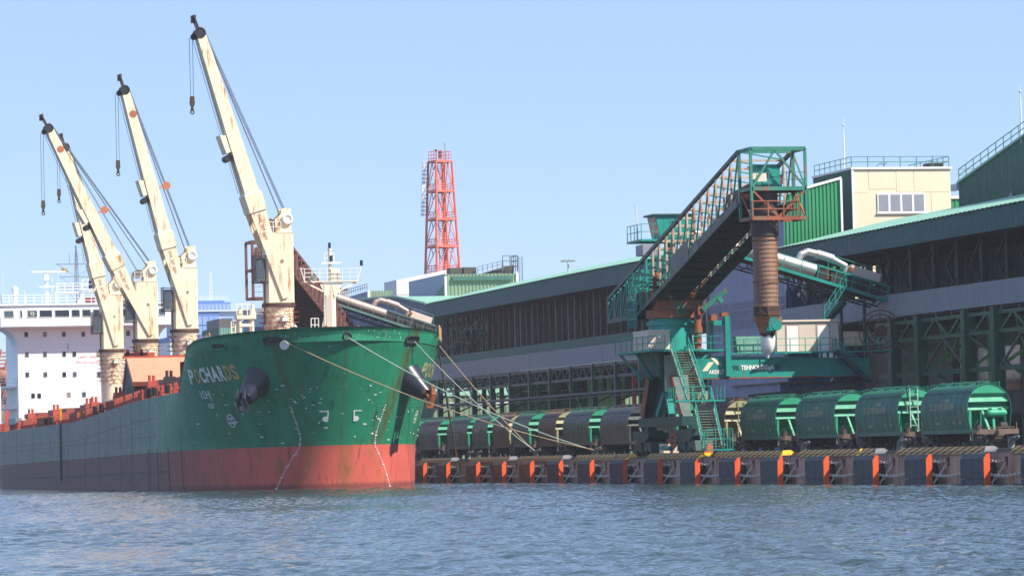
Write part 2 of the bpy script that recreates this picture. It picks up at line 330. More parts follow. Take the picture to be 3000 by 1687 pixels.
# fenders -----------------------------------------------------------
def chain(b,p,q,link_l=.27,sag=.12,m=0):
    p=Vector(p);q=Vector(q);n=max(3,int((q-p).length/(link_l*.78)));prev=None
    d=(q-p).normalized(); side=d.cross(Zv); side=side.normalized() if side.length>.1 else Vector((1,0,0)); u=side.cross(d)
    for i in range(n):
        t=(i+.5)/n; c=p.lerp(q,t)-Vector((0,0,sag*4*t*(1-t))); a=side if i%2 else u
        w=.07; l=link_l/2
        pts=[c-d*l*.6+a*w,c+d*l*.6+a*w,c+d*l,c+d*l*.6-a*w,c-d*l*.6-a*w,c-d*l]
        for k in range(6): b.beam(pts[k],pts[(k+1)%6],.045,m=m)
def make_fender():
    f=thing('quay_fender','x','fender',(0,0,0))
    # panel y 0..4.4 (near edge at y=0), x -0.1..0.3
    prof=lambda z:(-.12 if z<1.72 else -.12+(z-1.72)*.75)
    for (a,b2) in ((0.06,2.2),(2.2,4.4)):
        for z0,z1 in ((-.7,.42),(.44,1.72)):
            MB().box(-.12,.16,a+.02,b2-.02,z0,z1-.015).build('fender_pad',pad,f)
    MB().prism([(-.12,.08,1.725),(.12,.08,2.02),(.3,.08,2.02),(.3,.08,1.725)],(0,4.3,0)).build('top_chamfer',pad,f)
    fr=MB(); fr.prism([(-.16,0,-.7),(-.16,0,1.74),(.06,0,2.06),(.26,0,2.06),(.26,0,-.7)],(0,.055,0)); fr.build('side_frame',orange,f)
    MB().box(.16,.3,.06,4.4,-.7,1.72).build('panel_frame',dark,f)
    lug=MB(); 
    for z in (1.62,.72): lug.box(.2,.3,.03,.15,z-.05,z+.05); lug.build('chain_lug',orange,f)
    rc=MB(); rc.cyl((.3,1.9,.8),(1.0,1.9,.8),.4,.62,n=16); rc.cyl((1.0,1.9,.8),(1.14,1.9,.8),.78,n=16); rc.build('rubber_cone',black,f)
    for p,q,sg in (((.28,.1,1.6),(1.1,-.62,1.66),.08),((.28,.1,.72),(1.1,-3.3,.8),.14),((.28,.1,.02),(1.1,-.75,1.5),.02)):
        b=MB(); chain(b,p,q,sag=sg); b.build('chain',chainm,f)
    wp=MB(); wp.cyl((1.15,-.68,1.66),(1.07,-.68,1.66),.2,n=10); wp.box(1.08,1.14,-.85,-.5,1.3,1.8); wp.build('anchor_plate',under,f)
    return f
FS=[.6+10.65*i for i in range(-1,11)]+[117.6,128.4,138.9,151.8,162.4]
proto=make_fender(); flist=[proto]+[copy_tree(proto) for _ in FS[1:]]
n=len(FS)
ords=['nearest the right picture edge','second from the right picture edge','third','fourth','fifth','sixth','seventh','eighth','ninth','tenth','eleventh','twelfth','thirteenth','fourteenth','fifteenth','sixteenth','seventeenth','eighteenth']
vis=[s for s in FS if s>-6]
def nth(i):
    w=['first','second','third','fourth','fifth','sixth','seventh','eighth','ninth','tenth','eleventh','twelfth','thirteenth','fourteenth','fifteenth','sixteenth','seventeenth','eighteenth','nineteenth']; return w[i]
k=0
for f,s in zip(flist,FS):
    f.location=(0,s,0); f['group']='fenders along the quay face'
    rustyf=110<s
    if s<-6: lab='dark fender panel just cut by the right picture edge'
    elif s>155: lab='rust red fender panel hard against the ship\'s bow'if s<163 and s>160 else 'rust red fender panel, second from the ship\'s bow'
    elif rustyf: lab='rust-stained fender panel with orange edge, %s counted from the ship\'s bow'%nth([162.4,151.8,138.9,128.4,117.6].index(s))
    else: lab='dark fender panel with bright orange edge frame and chains, %s from the right'%nth(FS.index(s)-1)
    f['label']=lab
    if rustyf:
        for c in KIDS(f):
            if c.name.startswith(('fender_pad','top_chamfer')): c.material_slots[0].link='OBJECT'; c.material_slots[0].material=padorange
# striped caps --------------------------------------------------------
def stripe_mat():
    m=bpy.data.materials.new('hazard stripes'); m.use_nodes=True;n=m.node_tree.nodes;L=m.node_tree.links;b=n['Principled BSDF'];b.inputs['Roughness'].default_value=.6
    tc=n.new('ShaderNodeTexCoord');sx=n.new('ShaderNodeSeparateXYZ');L.new(tc.outputs['Object'],sx.inputs[0])
    a=n.new('ShaderNodeMath');a.operation='MULTIPLY_ADD';a.inputs[1].default_value=-.0;L.new(sx.outputs[0],a.inputs[0])
    z=n.new('ShaderNodeMath');z.operation='MULTIPLY_ADD';z.inputs[1].default_value=2.4;L.new(sx.outputs[2],z.inputs[0]);L.new(sx.outputs[1],z.inputs[2])
    f=n.new('ShaderNodeMath');f.operation='MULTIPLY';f.inputs[1].default_value=1/1.27;L.new(z.outputs[0],f.inputs[0])
    fr=n.new('ShaderNodeMath');fr.operation='FRACT';L.new(f.outputs[0],fr.inputs[0])
    gt=n.new('ShaderNodeMath');gt.operation='GREATER_THAN';gt.inputs[1].default_value=.5;L.new(fr.outputs[0],gt.inputs[0])
    no=n.new('ShaderNodeTexNoise');no.inputs['Scale'].default_value=2.5;no.inputs['Detail'].default_value=5;L.new(tc.outputs['Object'],no.inputs[0])
    r=n.new('ShaderNodeMapRange');r.inputs['From Min'].default_value=.55;r.inputs['From Max'].default_value=.75;L.new(no.outputs['Fac'],r.inputs[0])
    mx=n.new('ShaderNodeMixRGB');mx.inputs[1].default_value=C('#c9962a');mx.inputs[2].default_value=C('#37343c');L.new(gt.outputs[0],mx.inputs[0])
    m2=n.new('ShaderNodeMixRGB');m2.inputs[2].default_value=C('#7a6a58');L.new(r.outputs[0],m2.inputs[0]);L.new(mx.outputs[0],m2.inputs[1]);L.new(m2.outputs[0],b.inputs['Base Color'])
    return m
stripes=stripe_mat()
CAPS=[(-14,-1.,0,'cut by the right picture edge'),(4.2,20.7,0,'below the wagon with the air tank'),(25.5,28.4,0,'a short piece with a grey end'),(28.8,42.2,1,'with a yellow end, left of the short piece'),(46.5,63.5,1,'with a yellow end, right of the loader stairs'),(67.6,82.7,1,'yellow ended, before the loader legs'),(88.9,92.4,1,'short and yellow ended, left of the loader'),(92.6,106.3,0,'fourth counted from the ship\'s bow'),(111.1,127.3,0,'where the mooring ropes come ashore'),(131.2,147.3,0,'second from the ship\'s bow'),(155.7,169.5,0,'rust stained, next to the ship\'s bow')]
for a,b,ye,lab in CAPS:
    t=thing('edge_barrier','black and yellow striped quay edge barrier, '+lab,'barrier',(1.6,a,2.2),'striped barriers along the quay edge')
    e=MB(); e.prism([(.98,a,2.03),(1.38,a,2.52),(2.0,a,2.52),(2.15,a,2.24),(1.08,a,2.24),(1.08,a,2.03)],(0,b-a,0)); e.build('beam_body',stripes if a<150 else stripes,t)
    e=MB(); e.add([(.98,a-.7,2.03),(1.085,a-.7,2.03),(1.085,a-.7,2.245),(2.15,a-.7,2.245),(.975,a-.003,2.03),(1.38,a-.003,2.525),(2.0,a-.003,2.525),(2.16,a-.003,2.245)],[(0,5,4),(0,3,6,5),(3,7,6),(0,1,2,3),(4,5,6,7)]); e.build('end_piece',yellow if ye else capgrey,t)
def make_bollard():
    t=thing('bollard','x','bollard',(0,0,0),'mooring bollards on the quay edge'); b=MB()
    ring=[(0,.34,0,.0),(.08,.34,0,0),(.1,.24,0,0),(.38,.2,0,-.02),(.6,.2,0,-.06),(.72,.22,0,-.16),(.82,.2,0,-.32)]
    n=12; vs=[]
    for z,r,ox,oy in ring:
        for i in range(n): a=2*math.pi*i/n; vs.append((ox+r*math.cos(a),oy+r*math.sin(a)*(1.25 if z>.6 else 1),2.235+z+(.0)))
    b.add(vs,[(j*n+i,j*n+(i+1)%n,(j+1)*n+(i+1)%n,(j+1)*n+i) for j in range(len(ring)-1) for i in range(n)]+[tuple(range((len(ring)-1)*n,len(ring)*n))],smooth=True); b.build('post',bollm,t)
    h=MB(); h.cyl((0,-.05,2.235+.66),(.26,-.5,2.235+.83),.18,.13,n=10); h.sphere((.26,-.5,2.235+.83),.13); h.build('horn',bollm,t); 
    MB().box(-.4,.4,-.4,.4,2.237,2.27).build('base_plate',bollm,t); return t
bp=make_bollard()
BL=[(3.1,'beside the bogie of the nearest wagon'),(24.5,'between the short and the long barrier pieces'),(45.8,'in front of the third hopper wagon'),(67.2,'right of the loader leg bogies'),(88.5,'left of the loader leg bogies'),(150.3,'second from the ship\'s bow, nearer of a close pair'),(154.1,'nearest the ship\'s bow, farther of a close pair'),(126.5,'holding two mooring ropes'),(105.,'holding the longest mooring ropes')]
for i,(s,l) in enumerate(BL):
    o=bp if i==0 else copy_tree(bp); o.location=(2.75,s,0); o['label']='grey iron mooring bollard '+l
# ---------------------------------------------------------------- the bulk carrier
AX,BM=-18.2,12.0
def prm(z):
    z=max(z,-3); i=lambda xs,ys:float(np.interp(z,xs,ys))
    return i([0,4,14.5],[5,4,0]),i([0,4,6,8.3,10.7,13.2,14.6],[34,33,28.5,24,19.2,15.2,15]),i([0,4,14.5],[2.3,2.2,1.8])
def hb(s,z):
    x0,L,n=prm(z); x=s-113-x0
    if x<=0: return 0.
    if x>=L: return BM if s<276 else BM*(1-.55*((s-276)/34)**2)
    return BM*(1-(1-x/L)**n)**(1/n)
def paintz(s): return 2.9+.0063*(280.5-s)
def deckz(s): return float(np.interp(s,[113,134,160,182,205,254,310],[9.6,9.35,9.05,8.35,7.55,7.35,7.1]))
def rimz(s): return float(np.interp(s,[113,115,120,124,126.,128.9,134.2],[14.63,14.58,14.34,14.12,13.95,13.3,9.35]))
def hullpt(side,s,z,off=0.):
    b=hb(s,z); e=.05
    ds=(hb(s+e,z)-hb(s-e,z))/(2*e); dz=(hb(s,z+e)-hb(s,z-e))/(2*e)
    n=Vector((side,-ds,-dz)); n.normalize()
    return Vector((AX+side*b,s,z))+n*off
ship=thing('bulk_carrier','green hulled bulk carrier with red waterline and four cream deck cranes moored at the quay','ship',(AX,200,0))
def grid_hull():
    b=MB(); NU=44
    us=[(i/NU) for i in range(NU+1)]
    aft=[150,156,163,170,178,186,195,205,216,228,240,252,264,276,284,292,300,306,310]
    def curve(side,zf):
        pts=[]
        z0=zf(115); x0,L,n=prm(z0)
        for u in us:
            xi=1-math.cos(u*math.pi/2); s=113+x0+L*xi; z=zf(s)
            # second pass so that the level follows the sheer
            x0b,Lb,nb=prm(z); s=113+x0b+Lb*xi; z=zf(s); x0b,Lb,nb=prm(z)
            bb=BM*(max(0,1-(1-xi)**nb))**(1/nb); pts.append((AX+side*bb,113+x0b+Lb*xi,z))
        for s in aft:
            if s>pts[-1][1]+1.5: pts.append((AX+side*hb(s,zf(s)),s,zf(s)))
        while len(pts)<NU+1+len(aft): pts.append(pts[-1])
        return pts
    lv=[]
    for k in range(7): lv.append((lambda s,k=k:-2.0+(paintz(s)+2.0)*k/6,0))
    for k in range(1,9): lv.append((lambda s,k=k:paintz(s)+(deckz(s)-paintz(s))*k/8,1))
    for side in (-1,1):
        rows=[curve(side,f) for f,_ in lv]
        nn=len(rows[0])
        vs=[p for r in rows for p in r]
        fs=[];ms=[]
        for j in range(len(rows)-1):
            for i in range(nn-1):
                q=(j*nn+i,j*nn+i+1,(j+1)*nn+i+1,(j+1)*nn+i)
                if side>0: q=q
                else: q=q[::-1]
                sm=rows[j][i][1]
                b.add([vs[t] for t in q],[(0,1,2,3)],0 if j<6 else (1 if sm<149 else 2),True)
        # forecastle side: from the main deck level up to the rim, ending in the sloping break
        def rz(s,k): return deckz(s)+(max(rimz(s),deckz(s))-deckz(s))*k/10
        rows=[]
        for k in range(11):
            zs=9.5+.5*k; pts=[]
            for u in us:
                xi=1-math.cos(u*math.pi/2); s=118.+L0(zs)*0
                x0b,Lb,nb=prm(zs); Ls=134.2-113-x0b
                xi=u**1.6; s=113+x0b+Ls*xi; z=rz(s,k); x0b,Lb,nb=prm(z); Ls=134.2-113-x0b; s=113+x0b+Ls*xi; z=rz(s,k)
                x0b,_,_=prm(z); s=113+x0b+(134.2-113-x0b)*xi
                pts.append((AX+side*hb(s,z),s,z))
            rows.append(pts)
        nn=len(us)
        for j in range(10):
            for i in range(nn-1):
                q=[rows[j][i],rows[j][i+1],rows[j+1][i+1],rows[j+1][i]]
                if side<0:q=q[::-1]
                b.add(q,[(0,1,2,3)],1,True)
        # inner bulwark skin and rim bar
        for i in range(nn-1):
            p,q=Vector(rows[10][i]),Vector(rows[10][i+1]); o=Vector((-side*.18,.18,0))
            b.add([p,q,q+o,p+o],[(0,1,2,3) if side<0 else (3,2,1,0)],1)
            b.add([p+o,q+o,q+o-Vector((0,0,1.3)),p+o-Vector((0,0,1.3))],[(0,1,2,3)],1)
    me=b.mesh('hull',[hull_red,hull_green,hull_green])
    return me
def L0(z): return 0
hm=grid_hull()
import bmesh
bm=bmesh.new(); bm.from_mesh(hm); bmesh.ops.remove_doubles(bm,verts=bm.verts,dist=.004); bmesh.ops.dissolve_degenerate(bm,dist=.001,edges=bm.edges); bm.to_mesh(hm); bm.free()
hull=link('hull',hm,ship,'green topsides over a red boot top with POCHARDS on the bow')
d=MB()
ss=[114,116,119,122,126,130,134]
for a,c in zip(ss[:-1],ss[1:]):
    za=rimz(a)-1.25 if a<129 else 12.2; zc=rimz(c)-1.25 if c<129 else 12.2
    d.quad((AX-hb(a,13)+.2,a,za),(AX+hb(a,13)-.2,a,za),(AX+hb(c,13)-.2,c,zc),(AX-hb(c,13)+.2,c,zc))
d.quad((AX-11.8,134,9.2),(AX+11.8,134,9.2),(AX+11.8,134,12.2),(AX-11.8,134,12.2))
d.build('forecastle_deck',deck_red,ship)
d=MB()
ss=[134,160,182,205,254,309]
for a,c in zip(ss[:-1],ss[1:]): d.quad((AX-11.95,a,deckz(a)-.06),(AX+11.95,a,deckz(a)-.06),(AX+11.95,c,deckz(c)-.06),(AX-11.95,c,deckz(c)-.06))
d.build('main_deck',deck_red,ship)
# raised plate seams along the hull
sm=MB()
for zf in (lambda s:deckz(s)-2.1,lambda s:paintz(s)+1.6):
    pts=[hullpt(-1,s,zf(s),.006) for s in np.linspace(148,300,60)]
    for p,q in zip(pts[:-1],pts[1:]): sm.beam(p,q,.02,.06)
for s in (152,164,172,188,199,213,229,246,262,276): sm.beam(hullpt(-1,s,.3,.004),hullpt(-1,s,deckz(s)-.1,.004),.02,.05)
sm.build('weld_seam',mat('seam dark','#33403f',.6,var=.3,rust=.2,rcol='#4a5a58'),hull)
sm=MB()
for side in (-1,1):
    pts=[hullpt(side,s,rimz(s)-1.25,.01) for s in np.linspace(114.2,128,40)]
    for p,q in zip(pts[:-1],pts[1:]): sm.beam(p,q,.05,.05)
    for zz in (10.9,7.4):
        pts=[hullpt(side,s,zz,.004) for s in np.linspace(116.6,131,40)]
        for p,q in zip(pts[:-1],pts[1:]): sm.beam(p,q,.02,.045)
sm.build('knuckle_line',hull_green,hull)
fb=MB(); pts=[hullpt(-1,s,paintz(s)-1.9+.0*s,.03) for s in np.linspace(142,262,40)]
for p,q in zip(pts[:-1],pts[1:]): fb.beam(p,q,.06,.12)
fb.build('bilge_strake',dark,hull)
bs=MB()
for s in (137.,142.,147.5,153.): bs.beam(hullpt(-1,s,-.3,.02),hullpt(-1,s+.4,paintz(s)+.35,.02),.03,.07)
bs.build('frame_bar',dark,hull)
# name and marks
wt=mat('mark white','#dadedf',.6,var=.08,rust=.1); yl=mat('mark yellow','#c2a366',.6,var=.1)
LET=[(129.45,128.1),(127.8,126.75),(126.6,125.6),(125.5,124.5),(124.4,123.2),(123.05,122.3),(122.2,121.4),(121.3,120.5)]
for i,ch in enumerate('POCHARDS'):
    vs,fs=text_mesh(ch,1.0,1.,.034); mx=max(v[0] for v in vs); mn=min(v[0] for v in vs); hmx=max(v[1] for v in vs); hm0=min(v[1] for v in vs)
    def fn(x,y,i=i,mx=mx,mn=mn,hmx=hmx,hm0=hm0,side=-1):
        a=(x-mn)/(mx-mn); z=9.98+.03*i+1.4*(y-hm0)/(hmx-hm0)
        s=LET[i][0]+(LET[i][1]-LET[i][0])*a; return hullpt(-1,s,z,.05)
    b=MB(); b.add([fn(x,y) for x,y in vs],fs); b.build('letter',yl if ch in 'O' or i in (6,7) else wt,hull)
    def fn2(x,y,i=i,mx=mx,mn=mn,hmx=hmx,hm0=hm0):
        a=(x-mn)/(mx-mn); z=10.08+1.36*(y-hm0)/(hmx-hm0); return hullpt(1,120.6+i*1.345+a*1.12,z,.05)
    b=MB(); b.add([fn2(x,y) for x,y in vs],fs); b.build('letter',mat('mark faded','#a9a67e',.6,var=.15),hull)
def mark(txt,s,z,h,side=-1,sx=1.):
    def fn(x,y): return hullpt(side,s+side*x*sx,z+y,.05)
    vs,fs=text_mesh(txt,h/.72,1.,.01); b=MB(); b.add([fn(x,y) for x,y in vs],fs); b.build('hull_mark',wt,hull)
mark('F229',127.2,7.7,.42); mark('F235',122.6,7.7,.42); mark('1CH|',128.2,8.6,.75)
def quadmark(b,side,s,z,w,h):
    b.quad(*[hullpt(side,s+a*w/2,z+c*h/2,.05) for a,c in ((-1,-1),(1,-1),(1,1),(-1,1))])
def latmark(b,side,x,z,w,h):
    b.quad(*[latpt(side,x+a*w/2,z+c*h/2) for a,c in ((-1,-1),(1,-1),(1,1),(-1,1))])
def latpt(side,x,z,off=.05):
    lo,hi=113.,148.
    for _ in range(28):
        md=(lo+hi)/2
        if hb(md,z)<x: lo=md
        else: hi=md
    return hullpt(side,hi,z,off)
dm=MB()
for side in (-1,1):
    for k in range(38):
        z=.1+k*.2; s=float(np.interp(z,[0,2,3.75,4.8,5.8,8],[120.4,119.2,118.1,117.7,117.5,117.2]))
        big=(k%5==0); latmark(dm,side,hb(s,z),z,.22 if big else .12,.1 if big else .08)
    for (ds,dz,w,h) in ((0,-.5,.08,.3),(-1.2,-.5,.08,.3)): quadmark(dm,side,126.+ds*3.3,7.55+dz,.1,.35)
    # bulb symbol
    s=116.05
dm.build('draught_mark',wt,hull,kind='stuff')
for side in (-1,1):
    bsym=MB()
    def bp_(x,z): 
        # near the stem, laid on the hull by width
        import math as _m
        lo,hi=113.,135.
        for _ in range(30):
            md=(lo+hi)/2
            if hb(md,z)<x: lo=md
            else: hi=md
        return hullpt(side,hi,z,.05)
    def bq(x0,x1,z0,z1): bsym.quad(bp_(x0,z0),bp_(x1,z0),bp_(x1,z1),bp_(x0,z1))
    bq(1.15,1.95,7.0,7.1); bq(1.15,1.27,6.4,7.0); 
    bsym.add([bp_(1.15,6.1),bp_(1.5,6.1),bp_(1.72,6.3),bp_(1.6,6.55),bp_(1.2,6.6)],[(0,1,2,3,4)])
    bsym.build('bulb_mark',wt,hull)
for side in (-1,1):
    tm=MB()
    for i in range(16):
        a0,a1=2*math.pi*i/16,2*math.pi*(i+1)/16
        tm.quad(*[hullpt(side,124.+math.sin(a)*r,6.45+math.cos(a)*r,.05) for a,r in ((a0,.62),(a1,.62),(a1,.53),(a0,.53))])
    for i in range(4):
        a=math.pi/4+i*math.pi/2; tm.quad(*[hullpt(side,124.+math.sin(a+o)*r,6.45+math.cos(a+o)*r,.05) for o,r in ((-.1,.05),(-.38,.45),(.38,.45),(.1,.05))])
    tm.build('thruster_mark',wt,hull)
# small paint chips on the bow
cp=MB(); rg=random.Random(11)
for i in range(95):
    side=1 if rg.random()<.45 else -1; s=117.2+rg.random()**1.6*13; z=4.+rg.random()*5.5+(.0); w=.06+rg.random()*.25; h=.03+rg.random()*.1
    x=1.2+rg.random()*9.6
    if rg.random()<.75: cp.quad(*[latpt(side,x+a*w/2+rg.uniform(-.05,.05),z+c*h/2+rg.uniform(-.04,.04)) for a,c in ((-1,-1),(1,-1),(1,1),(-1,1))])
for i in range(40):
    side=1 if rg.random()<.4 else -1; latmark(cp,side,2+rg.random()*5,13.45+rg.random()*.8,.03+rg.random()*.05,.03+rg.random()*.07)
cp.build('paint_chip',wt,hull,kind='stuff')
# fairleads: oval rings with a dark opening
def fairlead(side,s,z,w,h):
    n=20; ring=MB(); op=MB(); ou=[];inn=[]
    for i in range(n):
        a=2*math.pi*i/n; c,sn=math.cos(a),math.sin(a); ex=.45
        cx=math.copysign(abs(c)**ex,c); sx_=math.copysign(abs(sn)**.7,sn)
        ou.append((s+cx*w/2,z+sx_*h/2)); inn.append((s+cx*(w/2-.1),z+sx_*(h/2-.08)))
    P=[hullpt(side,a,b,.09) for a,b in ou]
    for i in range(n): ring.beam(P[i],P[(i+1)%n],.11,.13)
    op.add([hullpt(side,a,b,.03) for a,b in ou],[tuple(range(n))]); op.build('fairlead_opening',black,hull); ring.build('fairlead_rim',hull_green if side<0 and s>119 else dark,hull)
fairlead(-1,121.4,13.3,1.9,.55); fairlead(-1,115.95,13.55,1.35,.62); fairlead(1,116.75,13.45,1.5,.6); fairlead(1,123.,13.2,1.0,.6)
cf=MB(); cf.torus((AX+.15,113.2,13.72),(0,-1,-.1),.36,.09); cf.build('fairlead_rim',dark,hull)
cf=MB(); cf.cyl((AX+.15,113.25,13.72),(AX+.15,113.6,13.72),.34,n=18); cf.build('fairlead_opening',black,hull)
# anchors in conical bolsters
for side in (-1,1):
    base=hullpt(side,118.9,10.0,-.35); ax_=Vector((side*.55,-.42,-.62)).normalized()
    tip=base+ax_*2.6
    c=MB(); c.cyl(base,tip,1.5,.72,n=28,cap=False); c.cyl(tip,tip-ax_*.1,.72,.45,n=28,cap=False); c.torus(tip,ax_,.68,.07,n=24); cone=c.build('anchor_bolster',navy,hull)
    am=navy if side<0 else rusty
    a=MB(); q=tip+ax_*.25; dn=Vector((side*.15,-.1,-1)).normalized()
    cr=q+dn*.75; l=Vector((side*.35,.9,0)).normalized()
    a.cyl(tip-ax_*.6,q,.16,n=8); a.cyl(q,cr,.17,n=8)
    a.beam(cr-l*.75,cr+l*.75,.45,.5)
    for k in (-1,1):
        p0=cr+l*(.62*k); p1=p0+Vector((side*.3,-.3,.85)); p2=p0+Vector((side*.25,-.2,1.9))
        a.cyl(p0,p1,.27,.22,n=8); a.cyl(p1,p2,.22,.06,n=8); a.beam(p0-Vector((0,0,.35)),p0+Vector((0,0,.2)),.5,.4)
    a.build('anchor',am,cone,'shiny dark anchor' if side<0 else 'rusty anchor')
# white disc on the forward rope (rat guard) and life rafts at the break
rg_=MB(); p=hullpt(-1,115.2,13.25,.7); rg_.cyl(p,p+Vector((-.03,-.06,-.02)),.42,n=20); rg_.build('rat_guard',offwhite,ship)
lr=MB(); c0=Vector((AX-11.2,130.2,12.0))
for k in range(5): lr.torus(c0+Vector((0,-.25*k+.4,0)),(0,1,0),.45,.16,n=16)
lr.cyl(c0+Vector((0,.6,0)),c0+Vector((0,-.8,0)),.42,n=16); lr.build('hose_reel',black,ship)
rl=MB(); rl.rail([(AX-10.6,124.,13.0),(AX-10.6,131.,12.4)],h=1.6,step=1.7,r=.045); rl.rail([(AX-11.6,129,12.2),(AX-11.6,131.5,12.)],h=1.3,step=.8); rl.build('forecastle_railing',mat('rail yellow','#c9a35a',.5,rust=.4),ship)
rl=MB(); rl.rail([(AX+10.4,120.5,13.6),(AX+11.6,125,13.4)],h=1.25,step=1.2,r=.04); rl.build('forecastle_railing',MATS['rail yellow'],ship)
# starboard bulwark stays and rails
st=MB(); ra=MB()
s=136.4
while s<291:
    z=deckz(s); st.beam((AX-11.75,s,z-.05),(AX-11.75-.0,s,z+1.05),.16,.22); st.beam((AX-11.35,s+.1,z-.05),(AX-11.72,s+.1,z+.95),.06,.1)
    s+=1.3 if rng.random()<.93 else 2.4
for k in (.3,.7,1.08):
    pts=[(AX-11.84,q,deckz(q)+k) for q in np.linspace(135.5,292,50)]
    for a,c in zip(pts[:-1],pts[1:]): ra.beam(a,c,.035)
st.build('rail_stay',rail_red,ship,kind='stuff'); ra.build('side_railing',dark,ship)
gw=MB()
for q in np.linspace(135.5,292,80): pass
pts=[(AX-11.5,q,deckz(q)+.55) for q in np.linspace(160,260,20)]
for a,c in zip(pts[:-1],pts[1:]): gw.beam(a,c,.3,.12)
gw.build('deck_pipe',dark,ship)
for q in (141,149,153.,186,191.,228,233,):
    fe=MB(); fe.cyl((AX-11.95,q,deckz(q)+.1),(AX-11.95,q,deckz(q)+.95),.28,n=10); fe.build('deck_fender',black,ship)
# pilot ladder
pl=MB(); sL=219.
pl.ladder(hullpt(-1,sL,.9,.12),hullpt(-1,sL,deckz(sL)+.3,.12),.55,(0,1,0),step=.42,r=.05); pl.build('pilot_ladder',mat('ladder rope','#4a4436',.8,rust=.3),ship)
pl=MB(); pl.ladder((AX-12.05,sL,deckz(sL)+.2),(AX-12.0,sL,deckz(sL)+1.9),.55,(0,1,0),step=.3,r=.06); pl.build('ladder_gate',yellow,ship)
gk=MB(); gk.box(AX-12.1,AX-11.3,262,270,deckz(266)+.7,deckz(266)+1.5); gk.build('gangway',mat('gangway grey','#7a8688',.5),ship)
for k in range(6): pass
# hatch coamings and covers
for a,c in ((150,171),(186,196.5),(206,224.5),(235,253.5),(262.5,277)):
    z=deckz((a+c)/2); MB().box(AX-8.9,AX+8.9,a,c,z-.1,z+1.5).build('hatch_coaming',deck_red,ship)
    k=a
    while k<c-3.4:
        MB().box(AX-9.2,AX+9.2,k+.05,k+3.45,z+1.52,z+2.15).build('hatch_cover',deck_red,ship); k+=3.5
    q=a+1
    while q<c:
        hh=MB(); hh.box(AX-9.9,AX-9.3,q,q+.5,z,z+1.35); hh.prism([(AX-10.3,q,z),(AX-8.95,q,z),(AX-8.95,q,z+1.4)],(0,.12,0)); hh.build('coaming_stay',deck_red if int(q)%3 else yellow,ship); q+=4.2
for (s,x) in ((146,-10.9),(159,-10.6),(181,-10.8),(200,-10.7),(203,-10.9),(232,-10.8),(257,-10.7)):
    z=deckz(s); w=MB(); w.box(AX+x-.5,AX+x+.5,s-.7,s+.7,z,z+1.9); w.cyl((AX+x-.3,s-.3,z+1.9),(AX+x-.3,s-.3,z+2.5),.16,n=8); w.cyl((AX+x+.2,s+.3,z+1.9),(AX+x+.2,s+.3,z+2.5),.16,n=8); w.beam((AX+x-.5,s,z+1.3),(AX+x+1.6,s,z+1.3),.4); w.build('deck_winch',rail_red if s>150 else dark,ship)
# folded hatch cover standing open
f1=MB(); f1.prism([(AX-10.0,176.,11.3),(AX+7.5,176.,11.3),(AX+7.5,180.3,13.98),(AX-10.0,180.3,13.98)],(0,.35,-.45)); f1.build('open_hatch_panel',salmon,ship)
f2=MB(); f2.prism([(AX-10.0,185.,9.6),(AX+7.5,185.,9.6),(AX+7.5,181.,13.95),(AX-10.0,181.,13.95)],(0,-.5,-.45)); f2.build('open_hatch_panel',deck_red,ship)
f3=MB(); f3.box(AX-10.3,AX+7.8,180.2,181.1,13.9,14.1); f3.build('hatch_hinge',rail_red,ship)
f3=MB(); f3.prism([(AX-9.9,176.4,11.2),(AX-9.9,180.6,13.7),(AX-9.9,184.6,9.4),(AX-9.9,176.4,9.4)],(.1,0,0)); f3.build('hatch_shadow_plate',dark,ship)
jr=MB()
for x in (-5.9,-4.3):
    jr.beam((AX+x,207,12.5),(AX+x,207,18.2-2.6),.35); 
jr.beam((AX-6.3,207,15.),(AX-2.8,207,15.),.35,.5); jr.build('jib_rest',rail_red,ship)
